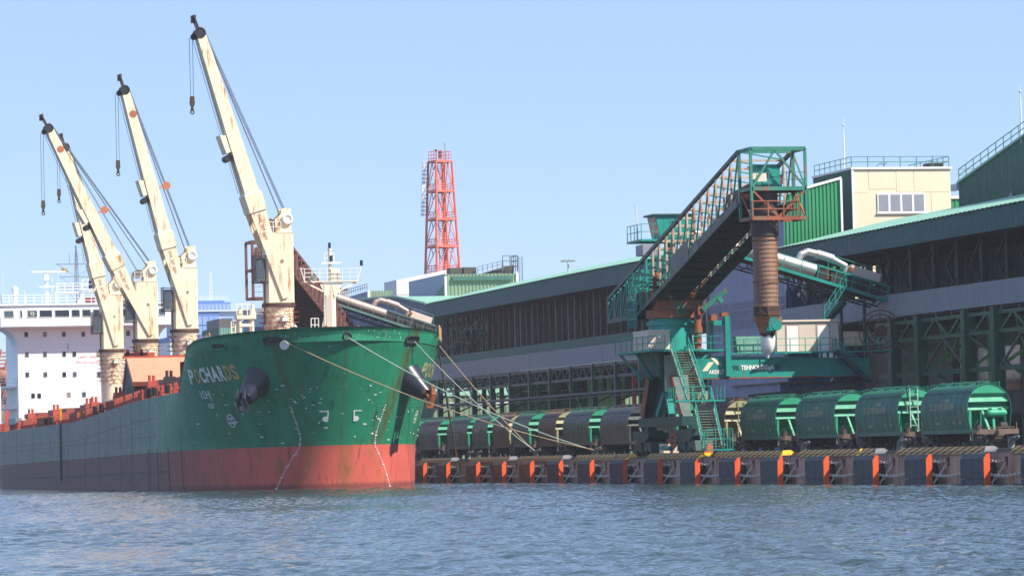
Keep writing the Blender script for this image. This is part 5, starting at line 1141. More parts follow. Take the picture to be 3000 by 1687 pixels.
# inclined feed conveyor between loader and gallery
def conveyor(name,s,x0,z0,x1,z1,lab,tubem,frm,cat='conveyor'):
    t=thing(name,lab,cat,((x0+x1)/2,s,(z0+z1)/2)); d=Vector((x1-x0,0,z1-z0)); L=d.length; d.normalize(); n=Vector((-d.z,0,d.x)); n=n if n.z>0 else -n
    at=lambda l,o,y:Vector((x0,s+y,z0))+d*l+n*o
    b=MB(); LT=L*.64; nr=int(LT/.16)
    for i in range(nr): b.cyl(at(LT*i/nr,.95,0),at(LT*(i+1)/nr,.95,0),.60,.575,n=20,cap=False)
    b.cyl(at(LT-.03,.95,0),at(LT,.95,0),.58,n=20); b.build('belt_cover',tubem,t)
    b=MB()
    for y in (-.95,.95): b.beam(at(-.2,.1,y),at(L,.1,y),.12,.26); b.beam(at(-.2,-.75,y),at(L*.98,-.55,y),.1,.14)
    k=int(L/1.1)
    for i in range(k):
        for y in (-.95,.95): b.beam(at(L*i/k,.05,y),at(L*(i+.5)/k,-.65,y),.07); b.beam(at(L*(i+.5)/k,-.65,y),at(L*(i+1)/k,.05,y),.07)
    b.build('support_frame',dark,t)
    b=MB(); b.beam(at(-.2,.12,-1.35),at(L+1,.12,-1.35),.12,.26); b.beam(at(-.2,.12,-1.1),at(L+1,.12,-1.1),.5,.05); b.build('walkway',frm,t)
    b=MB(); k=int(L/1.5)
    for i in range(k+1): p=at(L*i/k,.2,-1.38); b.beam(p,p+n*1.15,.06)
    for o in (.6,1.15): b.beam(at(0,.2+o,-1.38),at(L+.6,.2+o,-1.38),.05)
    b.build('walkway_railing',frm,t)
    b=MB()
    for i in range(int((L-LT)/1.3)+1):
        l=LT+.1+i*1.25; b.box(*[v for v in (at(l,.9,0).x,at(l,.9,0).x+1.0)],s-.6,s+.6,at(l+.5,.35,0).z,at(l+.5,1.25,0).z)
    b.build('drive_housing',boomdark,t); 
    b=MB(); b.beam(at(LT+.2,1.42,0),at(L,1.42,0),1.2,.16); b.build('housing_roof',frm,t)
    b=MB(); pts=[at(LT-1.6,1.45,0),at(LT-1.5,1.95,0),at(LT-1.0,2.35,0),at(LT-.2,2.4,0)]
    for p,q in zip(pts[:-1],pts[1:]): b.cyl(p,q,.30,n=14)
    for p in pts[1:3]: b.sphere(p,.31,12)
    b.cyl(at(LT-.2,2.4,0),at(LT+1.3,2.38,0),.38,n=16); b.cyl(at(LT+1.3,2.36,0),at(LT+2.6,2.1,0),.26,n=14); b.cyl(at(LT+2.6,2.1,0),at(LT+2.7,1.5,0),.24,n=12); b.build('dust_duct',tubem,t)
    b=MB(); b.prism([at(LT+2.9,1.52,-.5),at(L-.6,1.52,-.5),at(L-.6,2.25,-.5),at(LT+2.9,2.3,-.5)],(0,1.,0)); b.build('filter_box',beige,t)
    b=MB(); b.rail([at(LT+1.4,1.5,.7),at(L,1.5,.7)],h=1.3,step=2.); b.build('filter_railing',frm,t)
    b=MB(); b.cyl(at(LT+2.9,1.9,-.5),at(LT+2.9,1.9,-.75),.2,n=10); b.build('filter_motor',rusty,t)
    return t
cv=conveyor('feed_conveyor',81.2,4.9,19.9,21.6,14.9,'silver tube conveyor with teal walkway sloping down behind the brown chute',silver,teal)
b=MB(); b.beam((18.2,80.6,14.9),(16.4,79.5,13.4),.5,.4); b.beam((18.4,82,15),(18.4,82,10),.25); b.beam((19.8,80,15),(19.8,80,9.),.25); b.build('conveyor_strut',teal_d,cv)
b=MB(); b.ladder((16.,79.4,13.4),(18.,79.4,16.3),.7,(0,1,0),step=.35); b.rail([(15.9,79.,13.4),(17.9,79.,16.3)],h=1.,step=1.,r=.03); b.build('strut_stair',teal,cv)
# second loader behind the bow crane
l2=thing('ship_loader','rust brown ship loader boom behind the foremost deck crane','ship loader',(3,228,2.2))
A0=Vector((4.6,229,15.6));A1=Vector((-7.4,206,24.2)); dv=(A1-A0).normalized(); hz=Vector((dv.y,-dv.x,0)).normalized(); upn=hz.cross(dv); upn=upn if upn.z>0 else -upn; LL=(A1-A0).length
at2=lambda l,o,y:A0+dv*l+upn*o+hz*y
for y in (-2.1,2.1):
    b=MB(); b.beam(at2(0,0,y),at2(LL,0,y),.25,.35); b.beam(at2(0,2.9,y),at2(LL,2.9,y),.25,.35); b.build('boom_chord',brown,l2)
    for i in range(17):
        l=LL*i/16; b=MB(); b.beam(at2(l,0,y),at2(l,2.9,y),.42,.5); b.build('boom_rib',brown,l2)
        if i<16: b=MB(); b.beam(at2(l,2.9,y),at2(l+LL/16,0,y),.16); b.build('boom_diagonal',brown,l2)
b=MB(); b.add([at2(0,-.2,-2.1),at2(LL,-.2,-2.1),at2(LL,-.2,2.1),at2(0,-.2,2.1)],[(0,1,2,3)]); b.add([at2(0,.1,1.6),at2(LL,.1,1.6),at2(LL,2.8,1.6),at2(0,2.8,1.6)],[(0,1,2,3)]); b.build('boom_floor',boomdark,l2)
b=MB(); hx,hy=-11.2,203.
for x in (-10.5,-7.2):
    for y in (201.5,205.5): b.beam((x,y,21.0),(x,y,27.4),.28)
for z in (21.0,24.2,27.4):
    b.beam((-10.5,201.5,z),(-7.2,201.5,z),.25); b.beam((-10.5,205.5,z),(-7.2,205.5,z),.25); b.beam((-10.5,201.5,z),(-10.5,205.5,z),.25); b.beam((-7.2,201.5,z),(-7.2,205.5,z),.25)
b.beam((-10.5,201.5,24.2),(-9,201.5,27.3),.18); b.beam((-9,201.5,27.3),(-7.2,201.5,24.2),.18); b.rail([(-10.4,201.4,21.1),(-7.3,201.4,21.1)],h=1.2,step=1.); b.build('head_frame',brown,l2)
b=MB(); b.box(2,5,226,231,2.2,15.6); b.box(1,6,225,232,14.,16.2); b.build('tower',brown,l2)
b=MB(); b.box(-.6,1.,224,226.5,20.6,22.3); b.prism([(-.9,224,22.3),(1.3,224,22.3),(.9,224,20.6),(-.4,224,20.6)],(0,.1,0)); b.build('transfer_hopper',mat('hopper green','#2f7a64',.5,var=.15),l2)
conveyor('feed_conveyor',226.,-.9,22.6,15.6,17.0,'dusty pinkish tube conveyor with walkway sloping down behind the foremast',dustysilver,mat('conveyor frame faded','#5a7a72',.5,var=.2,rust=.4,rcol='#7a5a48'))
# ---------------------------------------------------------------- long sheds behind the railway
def shed_common(t,y0,y1,ze,zf,bands,zroof,fm):
    # roof sheet, fascia, gallery bands; the front plane is x=22
    b=MB(); ny=int((y1-y0)/2)
    r=MB(); n=int((y1-y0)/.5); vs=[]
    for i in range(n+1):
        y=y0+(y1-y0)*i/n; o=.05*(i%2)+.10*math.sin(y*.045)
        vs+=[(21.7,y,ze+o),(33.,y,zroof+o)]
    r.add(vs,[(2*i,2*i+1,2*i+3,2*i+2) for i in range(n)]); r.add([(v[0],v[1],v[2]-.1) for v in vs],[(2*i,2*i+2,2*i+3,2*i+1) for i in range(n)]); r.build('roof_sheet',roofg,t)
    f=MB(); f.corr((21.85,y1),(21.85,y0),zf,lambda q:ze-.05+.10*math.sin((y1+(y0-y1)*q)*.045),.45,.05); f.build('fascia',fm,t)
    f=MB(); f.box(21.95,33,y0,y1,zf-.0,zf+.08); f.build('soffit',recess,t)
    for z0,z1,m,x in bands:
        f=MB(); f.corr((x,y1),(x,y0),z0,z1,.42,.05); f.build('cladding_band',m,t)
    return t
def truss(t,y0,y1,za,zb,panel,m,x=22.,w=.2,cm=None):
    for z in (za,zb): b=MB(); b.beam((x,y0,z),(x,y1,z),.22,.3); b.build('truss_chord',cm or m,t)
    y=y0
    while y<y1-.1:
        for p,q in (((x,y,za),(x,y+panel/2,zb)),((x,y+panel/2,zb),(x,y+panel,za))):
            b=MB(); b.beam(p,q,w*.8,w); b.build('truss_diagonal',m,t)
        y+=panel
ls=thing('gallery_shed','long shed with blue-green fascia and open steel gallery, left of the ship loader','shed',(27,200,2.2))
shed_common(ls,139.5,256,22.3,20.35,[(14.25,15.15,bandgreen,21.9),(12.3,14.22,bandgrey,21.85)],24.75,fascia)
truss(ls,139.6,251.2,12.1,10.75,3.1,steeldk,22.,.14)
rr=random.Random(5)
COLS=[156.8+9.28*i for i in range(-1,11)]
for y in COLS:
    b=MB(); b.box(21.7,22.3,y-.28,y+.28,2.2,12.25); b.build('column',steelg,ls)
    b=MB(); b.box(27.5,28.0,y-.22,y+.22,2.2,12.25); b.build('column',steelg if rr.random()<.6 else steellt,ls)
    b=MB(); b.beam((22.,y,10.6),(28,y,12.),.2); b.beam((22.,y,8.),(27.8,y,10.5),.16); b.build('column_brace',steelg,ls)
    b=MB(); b.beam((22,y,9.0),(22,y+2.3,10.6),.14); b.build('knee_brace',steelg,ls)
b=MB(); b.cyl((21.5,146,9.05),(21.5,251,9.05),.17,n=10); b.build('pipe',steeldk,ls)
b=MB(); b.beam((21.6,145,8.7),(21.6,252,8.7),.12,.1)
b.build('pipe_rack',steeldk,ls)
for y in np.arange(150,250,9.28):
    b=MB(); b.rail([(24,y,9.),(24,y+5,9.)],h=1.2,step=1.1); b.build('inner_railing',dark,ls)
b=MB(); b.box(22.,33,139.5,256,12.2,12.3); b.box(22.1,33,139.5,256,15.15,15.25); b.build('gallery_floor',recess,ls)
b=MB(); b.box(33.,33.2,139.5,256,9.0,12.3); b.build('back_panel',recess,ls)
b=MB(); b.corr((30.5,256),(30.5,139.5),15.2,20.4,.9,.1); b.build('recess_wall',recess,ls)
y=141.
while y<254:
    b=MB(); b.box(24.0,24.3,y-.22,y+.22,15.2,20.36); b.build('recess_post',ribm if rr.random()<.7 else steeldk,ls)
    b=MB(); b.beam((24.1,y+.3,15.4),(24.1,y+1.2,16.8),.1); b.beam((24.1,y+1.2,16.8),(24.1,y+.3,18.3),.1); b.beam((24.1,y+.3,18.3),(24.1,y+1.2,19.8),.1); b.beam((24.1,y+1.25,15.2),(24.1,y+1.25,20.3),.1); b.build('recess_bracing',dark,ls)
    y+=2.75
for k in range(26):
    y=225+rr.random()*30; b=MB(); b.beam((22.6+rr.random()*4,y,15.2),(22.6+rr.random()*4,y+rr.random()*2,20),.12); b.beam((22.4,y,16+rr.random()*3),(22.4,y+4,16+rr.random()*3),.12); b.build('machinery_frame',dark,ls)
# lit yard seen through the columns
yd=thing('yard_building','pale green corrugated building seen through the steel columns of the left shed','building',(45,262,2.2))
b=MB(); b.corr((23.5,262),(90,262),2.2,lambda q:10.4,.7,.08); b.build('wall',greenpale,yd)
b=MB(); b.corr((23.5,300),(23.5,262),2.2,10.4,.7,.08); b.build('wall',greendk,yd)
b=MB(); b.prism([(23.2,261.8,10.4),(90,261.8,10.4),(90,300,13),(23.2,300,13)],(0,0,.15)); b.build('roof',roofg,yd)
b=MB(); b.box(26,88,261.85,261.95,9.3,9.6); b.build('eave_trim',whiteb,yd)
y2=thing('yard_building','low green corrugated store in the yard behind the nearer gallery columns','building',(40,205,2.2))
b=MB(); b.corr((31,205),(60,205),2.2,9.9,.6,.08); b.build('wall',greenpale,y2); b=MB(); b.corr((31,250),(31,205),2.2,9.9,.6,.08); b.build('wall',greendk,y2); b=MB(); b.prism([(30.8,204.8,9.9),(60,204.8,9.9),(60,250,10.6),(30.8,250,10.6)],(0,0,.12)); b.build('roof',roofg,y2)
for x,y,m in ((25.5,172,lampred),(26.,192,steellt),(25,214,steellt),(26.5,160,ribm),(25.5,182,steellt),(25.2,150,steellt)):
    p=thing('yard_post','x','post',(x,y,2.2),'posts in the yard under the gallery'); b=MB(); b.box(x-.2,x+.2,y-.2,y+.2,2.2,11); b.build('shaft',m,p); b=MB(); b.beam((x,y,5),(x+1.8,y,9.5),.2); b.beam((x,y,5),(x-1.6,y,9),.2); b.build('strut',m,p)
    p['label']={lampred:'red post standing under the gallery',ribm:'brown post under the gallery near the loader'}.get(m,'light green braced post under the gallery, %s'%{192:'third from the loader',214:'farthest from the loader',182:'second from the loader',150:'nearest the loader'}.get(y,'')) 
# right shed
rs=thing('gallery_shed','long shed with dark teal fascia and green steel gallery, right of the ship loader','shed',(27,70,2.2))
shed_common(rs,22,110,21.15,19.35,[(13.5,15.42,bandgrey,21.9)],23.65,mat('shed fascia teal','#245458',.5,var=.08,streak=.2,stcol='#1d4548'))
truss(rs,22,83.3,12.95,11.45,5.83,steelg,22.,.26)
for y in (78.9,72.4,61.4,54.85,43.9,37.3,26.4):
    b=MB(); b.box(21.55,22.45,y-.42,y+.42,2.2,13.4); b.build('column',steelg,rs)
    b=MB(); b.box(28.,28.9,y-.4,y+.4,2.2,13.2); b.build('column',steellt,rs)
    b=MB(); b.beam((22,y,8.6),(28.4,y,12.6),.25); b.build('column_brace',steellt,rs)
b=MB(); b.beam((22,22,8.55),(22,82.5,8.55),.3,.4); b.build('longitudinal_beam',steelg,rs)
for y in (78.9,61.4,43.9):
    b=MB(); b.beam((22,y-.4,11.3),(22,y-17.0,6.4),.18,.2); b.build('wall_brace',steelg,rs); b=MB(); b.beam((22,y-6.5,8.4),(22,y-12,11.3),.16); b.build('wall_brace',steeldk,rs); b=MB(); b.beam((22,y-17.5,8.3),(22,y-12,11.3),.16); b.build('wall_brace',steeldk,rs)
    b=MB(); b.beam((28.4,y,8.4),(28.4,y-6,4.5),.3); b.build('wall_brace',steellt,rs)
    b=MB(); b.beam((25,y-3,13),(25,y-5.5,9.5),.3); b.beam((25,y-8.5,13),(25,y-5.7,9.5),.3); b.build('hanger',steellt,rs)
for i in range(16):
    y=24+i*3.7; b=MB(); b.box(21.95,22.15,y,y+.25,12.95,13.5); b.build('band_bracket',steeldk,rs)
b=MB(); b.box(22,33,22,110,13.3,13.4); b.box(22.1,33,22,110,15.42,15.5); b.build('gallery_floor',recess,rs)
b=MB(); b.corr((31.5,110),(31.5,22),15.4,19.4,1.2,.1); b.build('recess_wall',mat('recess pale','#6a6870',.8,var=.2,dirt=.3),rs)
for i,y in enumerate(np.arange(24,108,5.6)):
    b=MB(); b.box(24,24.5,y-.3,y+.3,15.4,19.36); b.build('recess_post',mat('recess steel','#33332f',.7,var=.3),rs); b=MB(); b.beam((24.2,y+.3,15.5),(24.2,y+2.8,17.4),.16); b.beam((24.2,y+2.8,17.4),(24.2,y+.3,19.3),.16); b.build('recess_bracing',dark,rs)
for k in range(20):
    y=84+rr.random()*22; b=MB(); b.beam((22.4+rr.random()*3,y,15.2),(22.4+rr.random()*3,y,19.2),.14); b.beam((22.6,y,15.5+rr.random()*3),(22.6,y-3,15.5+rr.random()*3),.1); b.build('machinery_frame',dark,rs)
bw=thing('concrete_store','grey concrete building with tall dark windows behind the right gallery columns','building',(34,60,2.2))
b=MB(); b.box(33.5,60,25,119.6,2.2,15.9); b.build('wall',concrete,bw)
for i,y in enumerate(np.arange(28,96,6.4)):
    b=MB(); b.box(33.44,33.5,y,y+3.6,7.2,11.); wn=b.build('window',glass,bw); b=MB(); b.box(33.4,33.52,y-.1,y+3.7,7.0,7.15); b.build('sill',concrete,wn); b=MB(); b.box(33.42,33.5,y+.3,y+3.2,2.3,5.2); b.build('door',dark,bw)
# middle building between the sheds
mb=thing('transfer_building','tall lavender-grey clad building with bright green gable between the two sheds','building',(30,126,2.2))
b=MB(); b.corr((24,138.6),(24,114),2.2,25.6,.55,.06); b.build('water_side_wall',purple,mb)
b=MB(); b.box(23.9,23.97,114.3,138.5,14.35,16.9); b.build('louvre_band',mat('louvre grey','#7d8090',.6,var=.1,streak=.6,stcol='#5d6070'),mb)
for i in range(40):
    b=MB(); y=114.6+i*.6; b.box(23.84,23.9,y,y+.08,14.4,16.85); b.build('louvre_blade',purple,mb)
for z in (15.2,16.05): b=MB(); b.box(23.84,23.91,114.3,138.5,z-.04,z+.04); b.build('louvre_rail',purple,mb)
xe=29.6
b=MB(); b.corr((24,114),(xe,114),18.5,lambda q:26.25+q*1.5,.36,.09); b.build('green_gable',greencl,mb)
b=MB(); b.corr((24,114.1),(xe,114.1),2.2,18.5,.6,.16); b.build('lower_wall',bluedk,mb)
b=MB(); b.prism([(23.9,113.8,26.2),(xe+.1,113.8,27.72),(xe+.1,113.8,27.95),(23.9,113.8,26.45)],(0,.25,0)); b.build('verge_trim',whiteb,mb)
b=MB(); b.box(xe-.05,xe+.15,113.78,114.05,20.,27.75); b.build('corner_trim',whiteb,mb)
b=MB(); b.prism([(24,114.1,26.2),(xe,114.1,27.7),(xe,138.6,27.7),(24,138.6,26.2)],(0,0,.15)); b.build('roof',roofg,mb)
b=MB(); b.box(24.2,70,122,122.3,2.2,20.); b.build('rear_wall',mat('rear wall dark','#3a3c44',.8,var=.2,dirt=.3),mb)
b=MB(); b.cyl((23.8,138.7,2.2),(23.8,138.7,22),.15,n=8); b.build('downpipe',bandgrey,mb)
b=MB(); b.sphere((24.9,113.6,17.6),.55,14); b.build('wall_dome',bluedk,mb)
pb=thing('pump_house','blue-grey clad annexe below the portal girder behind the wagons','building',(20,98,2.2))
b=MB(); b.corr((18.,98),(26,98),2.2,8.4,.5,.06); b.build('wall',bluedk,pb); b=MB(); b.corr((18,112),(18,98),2.2,8.4,.5,.06); b.build('wall',purple,pb); b=MB(); b.box(17.8,26,97.8,112,8.4,8.55); b.build('roof',steeldk,pb)
b=MB(); b.beam((12.5,90,7.2),(21.5,88,7.9),.4,.35); b.beam((14,90,7.2),(14,90,2.2),.3); b.beam((21,88,7.8),(19.5,88,5.),.3); b.build('canopy_beam',steeldk,pb)
# cream tower
ct=thing('cream_tower','cream panelled tower with a four-pane window above the sheds','building',(38,125,2.2))
b=MB(); b.box(33.03,43,120.4,132,16.2,29.1); b.build('wall',creamb,ct)
b=MB(); b.corr((33,132),(33,120.35),16.2,29.1,.35,.04); b.build('side_cladding',greendk,ct)
for (x0,x1,z0,z1) in ((33.1,34.6,26.9,29.),(34.7,37.4,27.2,29.),(37.5,39.2,26.9,29.),(39.3,42.9,26.9,29.),(33.1,34.6,23.,26.85),(41.,42.9,23.,26.85)):
    b=MB(); b.box(x0,x1,120.37,120.4,z0,z1); b.build('wall_panel',creamb,ct)
b=MB(); b.box(32.9,43.15,120.2,132.1,29.1,29.3); b.build('roof_edge',whiteb,ct)
b=MB(); b.box(32.95,33.15,120.25,120.38,22,29.1); b.build('corner_trim',whiteb,ct)
b=MB(); b.box(35.5,40.35,120.28,120.37,24.92,26.8); wf=b.build('window_frame',whiteb,ct)
for i in range(4): b=MB(); x=35.65+i*1.2; b.box(x,x+.95,120.25,120.28,25.08,26.65); b.build('pane',mat('window grey','#8f9099',.15,var=.08),wf)
b=MB(); b.box(35.4,40.45,120.2,120.37,24.82,24.91); b.build('sill',whiteb,ct)
b=MB(); b.rail([(33.,131.5,29.3),(33.,120.4,29.3),(42.9,120.4,29.3),(42.9,131.5,29.3)],h=1.0,step=1.65,r=.035); b.build('roof_railing',teal_w,ct)
b=MB(); b.box(41.2,42.6,121.2,123,29.3,29.75); b.build('roof_box',dark,ct)
b=MB(); b.path([(35.6,120.5,29.4),(36.,120.5,29.7),(36.3,120.5,29.5),(36.6,120.5,29.75)],.03); b.build('roof_cable',dark,ct)
def rod(x,y,z0,z1,lab):
    t=thing('lightning_rod',lab,'rod',(x,y,z0)); b=MB(); b.cyl((x,y,z0),(x,y,z0+(z1-z0)*.75),.09,.06,n=8); b.cyl((x,y,z0+(z1-z0)*.75),(x,y,z1),.035,.02,n=6); b.build('rod',whiteb,t); b=MB(); b.sphere((x,y,z0+(z1-z0)*.86),.13); b.build('ball',greyb,t)
rod(34,125.3,28.5,34.6,'thin lightning rod left of the cream tower'); rod(36.,83.9,28.6,33.8,'thin lightning rod at the right picture edge')
b=MB()
# dark green tower at the right edge
dg=thing('green_tower','dark green clad tower with rising roofline at the right picture edge','building',(42,85,2.2))
zt=lambda y:26.25+(99.5-y)*.178
b=MB(); b.corr((36,99.5),(36,40),2.2,lambda q:zt(99.5-59.5*q),.45,.05); b.build('water_side_wall',greendk,dg)
b=MB(); b.prism([(35.8,99.6,zt(99.6)-.05),(35.8,40,zt(40)-.05),(60,40,zt(40)-.05),(60,99.6,zt(99.6)-.05)],(0,0,.2)); b.build('roof',roofg,dg)
b=MB(); b.box(36,60,99.4,99.6,2.2,26.1); b.build('back_wall',greendk,dg); b=MB(); b.box(35.7,36.,99.3,100.9,25.6,26.2); b.build('eave_box',greyb,dg)
b=MB(); b.rail([(36,99.5,zt(99.5)+.15),(36,60,zt(60)+.15)],h=1.1,step=1.9,r=.035); b.rail([(36,99.5,zt(99.5)+.15),(37.5,99.5,zt(99.5)+.15)],h=1.1,step=1.); b.build('roof_railing',teal_w,dg)
b=MB(); b.prism([(35.9,91.5,22.),(35.9,86.,22.0),(35.9,86.,24.6)],(-.1,0,0)); b.build('panel',purple,dg)
sg=thing('green_annexe','small bright green clad block between the cream tower and the dark green tower','building',(45,140,2.2))
b=MB(); b.corr((42,140),(52,140),2.2,27.5,.5,.06); b.build('wall',greencl,sg); b=MB(); b.box(41.9,52,139.8,150,27.5,27.8); b.build('roof_edge',whiteb,sg)
# ---------------------------------------------------------------- buildings behind the left shed
gb=thing('gable_hall','blue-grey hall with pale green roof slope behind the left shed','building',(40,291,2.2))
b=MB(); b.corr((26,330),(26,272.5),2.2,lambda q:float(np.interp(330-57.5*q,[272.5,291.5,330],[22.9,24.5,25.6])),.6,.06); b.build('gable_wall',mat('hall blue grey','#56607a',.5,var=.06),gb)
b=MB(); b.add([(25.7,272.2,22.9),(60,272.2,22.9),(60,291.5,24.7),(25.7,291.5,24.7)],[(0,1,2,3)]); b.add([(25.7,291.5,24.7),(60,291.5,24.7),(60,332,25.8),(25.7,332,25.8)],[(0,1,2,3)]); b.build('roof',roofg,gb)
b=MB(); b.beam((25.6,272.2,22.95),(25.6,291.5,24.75),.2,.25); b.beam((25.6,291.5,24.75),(25.6,332,25.85),.2,.25); b.build('verge_trim',roofg,gb)
lo=thing('low_hall','dark blue low hall with green verge beneath the far conveyor','building',(10,300,2.2))
b=MB(); b.corr((12,360),(12,300),2.2,lambda q:float(np.interp(q,[0,1],[20.6,18.6])),.6,.06); b.corr((12,300),(26,300),2.2,18.6,.6,.06); b.build('wall',mat('hall teal','#3c5a6e',.5,var=.06),lo); b=MB(); b.beam((11.9,300,18.7),(11.9,360,20.7),.2,.25); b.build('verge_trim',roofg,lo)
gc=thing('green_corrugated_tower','pale green corrugated tower with lavender side below the red lattice tower','building',(38,296,2.2))
b=MB(); b.corr((34,296.5),(44.4,296.5),2.2,27.9,.5,.09); b.build('front_wall',greenpale,gc)
b=MB(); b.corr((34,320),(34,296.6),2.2,28.,.6,.05); b.build('side_wall',purple,gc)
b=MB(); b.prism([(33.93,296.6,22),(33.93,316,22.),(33.93,296.6,26.6)],(-.08,0,0)); b.build('side_panel',greendk,gc)
b=MB(); b.box(33.85,34.15,296.3,296.6,22,27.6); b.box(44.1,44.45,296.3,296.6,22,28); b.build('corner_trim',whiteb,gc)
b=MB(); b.box(34.9,43.6,296.,296.4,27.0,27.55); b.build('gutter',bandgreen,gc)
b=MB(); b.box(34.8,36.5,297,299,27.9,28.8); b.box(36.9,38.7,297.5,300,27.9,28.9); b.prism([(39.5,298,27.9),(44.2,298,27.9),(44.2,298,29.2)],(0,6,0)); b.build('roof_box',mat('roof dark','#4a4a44',.7),gc)
b=MB(); b.rail([(42.3,296.6,28.2),(44.4,296.6,28.2)],h=2.2,step=1.,r=.05,mids=2); b.rail([(44.4,296.6,28.2),(44.4,300,28.2)],h=2.2,step=1.,r=.05,mids=2); b.rail([(38.8,297,28.),(42.3,297,28.8)],h=.9,step=.7,r=.035); b.ladder((44.8,296.4,22),(44.8,296.4,30.3),.5,(1,0,0),r=.04); b.build('roof_railing',steeldk,gc)
wg=thing('white_hall','white panelled hall with sloping roofline behind the green corrugated tower','building',(55,395,2.2))
b=MB(); b.prism([(50,401,2.2),(58.6,401,2.2),(58.6,401,33.6),(50,401,32.0)],(0,9.5,0)); b.build('hall_body',greyb,wg)
b=MB(); b.prism([(50.02,400.9,25),(58.58,400.9,25),(58.58,400.9,33.5),(50.02,400.9,31.95)],(0,.08,0)); b.build('front_panel',whiteb,wg)  # white front over grey body paints the sunlit face against the shaded side
b=MB(); b.beam((50,400.8,29.6),(58.6,400.8,30.),.04); b.build('panel_joint',greyb,wg)
gw_=thing('grey_hall','low grey walled hall with railing at the far left of the shed roofs','building',(40,400,2.2))
b=MB(); b.corr((44,420),(44,395),2.2,lambda q:29.6+q*.4,.6,.05); b.build('side_wall',mat('hall pale blue','#7d86a0',.5,var=.05),gw_)
b=MB(); b.corr((44,395),(48,395),2.2,30.,.5,.05); b.build('front_wall',greenpale,gw_); b=MB(); b.rail([(44,418,29.9),(44,396,30.2)],h=1.,step=1.8,r=.04); b.build('roof_railing',steeldk,gw_); b=MB(); b.box(43.8,44.2,394.7,395,24,30.); b.build('corner_trim',whiteb,gw_)
fw_=thing('far_white_shed','white corrugated shed far behind the foremast','building',(42,430,2.2))
b=MB(); b.corr((37.5,430),(46.4,430),2.2,32.,.5,.08); b.build('front_wall',whiteb,fw_); b=MB(); b.box(46.4,48.,430.1,445,2.2,31.9); b.build('side_block',greyb,fw_); b=MB(); b.box(37.3,48,429.8,446,32.,32.25); b.build('roof',greyb,fw_)
# office tower far left
of=thing('office_block','blue glass office block behind the deck cranes','building',(62,650,2.2))
b=MB(); b.box(54,63.4,650,668,2.2,36.8); b.build('core',officef,of)
for i in range(7):
    for j in range(6):
        x=54.1+i*1.33; z=22.2+j*2.3; b=MB(); b.box(x+.06,x+1.27,649.9,650,z+.12,z+2.05); b.build('pane',officeg,of)
b=MB(); b.box(63.45,68.1,650.5,668,2.2,36.9); b.build('side_block',officew,of)
for j in range(6): b=MB(); b.box(64,67.8,650.4,650.5,23+j*2.3,24+j*2.3); b.build('window',officeg,of)
b=MB(); b.box(53.8,68.3,649.7,668.5,36.8,37.2); b.rail([(54,649.9,37.2),(68,649.9,37.2)],h=1.2,step=.9,r=.05,mids=2); b.build('roof_terrace',officew,of)
b=MB(); b.box(57,65,653,664,37.2,39.4); b.box(65,66.5,653,664,37.2,39.); b.build('penthouse',officef,of)
b=MB(); b.rail([(58.5,653,39.4),(66,653,39.4)],h=1.0,step=1.2,r=.06,mids=2); b.build('roof_frame',officew,of)
am=thing('radio_mast','thin lattice radio mast on the blue office block','mast',(62.4,656,39)); b=MB()
for dx,dy in ((-.4,-.4),(.4,-.4),(0,.4)): b.cyl((62.4+dx,656+dy,38),(62.4+dx*.7,656+dy*.7,46),.07,n=5)
for k in range(10): z=38+k*.8; b.beam((62.,655.6,z),(62.8,655.6,z+.8),.06); b.beam((62.8,655.6,z),(62.,655.6,z+.8),.06)
b.build('lattice',whiteb,am)
gs=thing('green_shed','pale green corrugated shed with grey roof box behind the bow','building',(40,500,2.2))
b=MB(); b.corr((37.3,500),(46,500),2.2,27.9,.5,.08); b.build('front_wall',mat('cladding sage','#6f9a86',.5,var=.05),gs); b=MB(); b.corr((37.3,520),(37.3,500),2.2,27.9,.6,.06); b.build('side_wall',greendk,gs); b=MB(); b.box(37.4,46,500.2,519,27.9,28.1); b.box(37.4,39.9,500.5,515,28.1,29.7); b.build('roof_block',steeldk,gs); b=MB(); b.box(40.4,42.2,500.5,505,28.1,29.2); b.build('roof_unit',mat('unit grey','#7a7878',.6),gs); b=MB(); b.rail([(40,500.3,28.1),(45.8,500.3,28.1)],h=1.1,step=1.2,r=.05); b.build('roof_railing',whiteb,gs)
bb=thing('blue_block','dark blue block left of the foremost deck crane\'s pedestal','building',(36,450,2.2)); b=MB(); b.box(34.7,39,450,460,2.2,28.4); b.build('wall',mat('block blue','#46607e',.5,var=.05),bb); b=MB(); b.box(34.6,39.1,449.9,460.1,28.4,29.6); b.build('parapet',mat('block grey','#8a8e96',.5),bb)
wv=thing('white_ferry','white and blue vessel glimpsed between the deck cranes','vessel',(10,420,2)); b=MB(); b.box(15,26,420,440,2,23.0); b.build('superstructure',whiteb,wv); b=MB(); b.box(14.9,26.1,419.9,440.1,23.0,23.8); b.build('blue_band',mat('ferry blue','#5a78b8',.5),wv)
# rusty lattice crane behind the stern
rc=thing('scrap_crane','rusty red lattice structure behind the deckhouse at the left picture edge','crane',(-14,420,2)); b=MB()
for k in range(9):
    b.beam((-22,420,15+k*.8),(-11,421,17.2+k*.9*.62),.25)
for k in range(7): b.beam((-20+k*1.4,420,14),(-17.5+k*1.4,421,22.2),.22)
b.build('lattice',mat('scrap red','#a85a48',.7,var=.3),rc); b=MB(); b.sphere((-13.5,422,17.5),2.2,14,sz=.8); b.box(-20,-11,421,424,10,16.5); b.build('scrap_heap',mat('scrap heap','#9a6a58',.8,var=.4,bump=.8),rc)
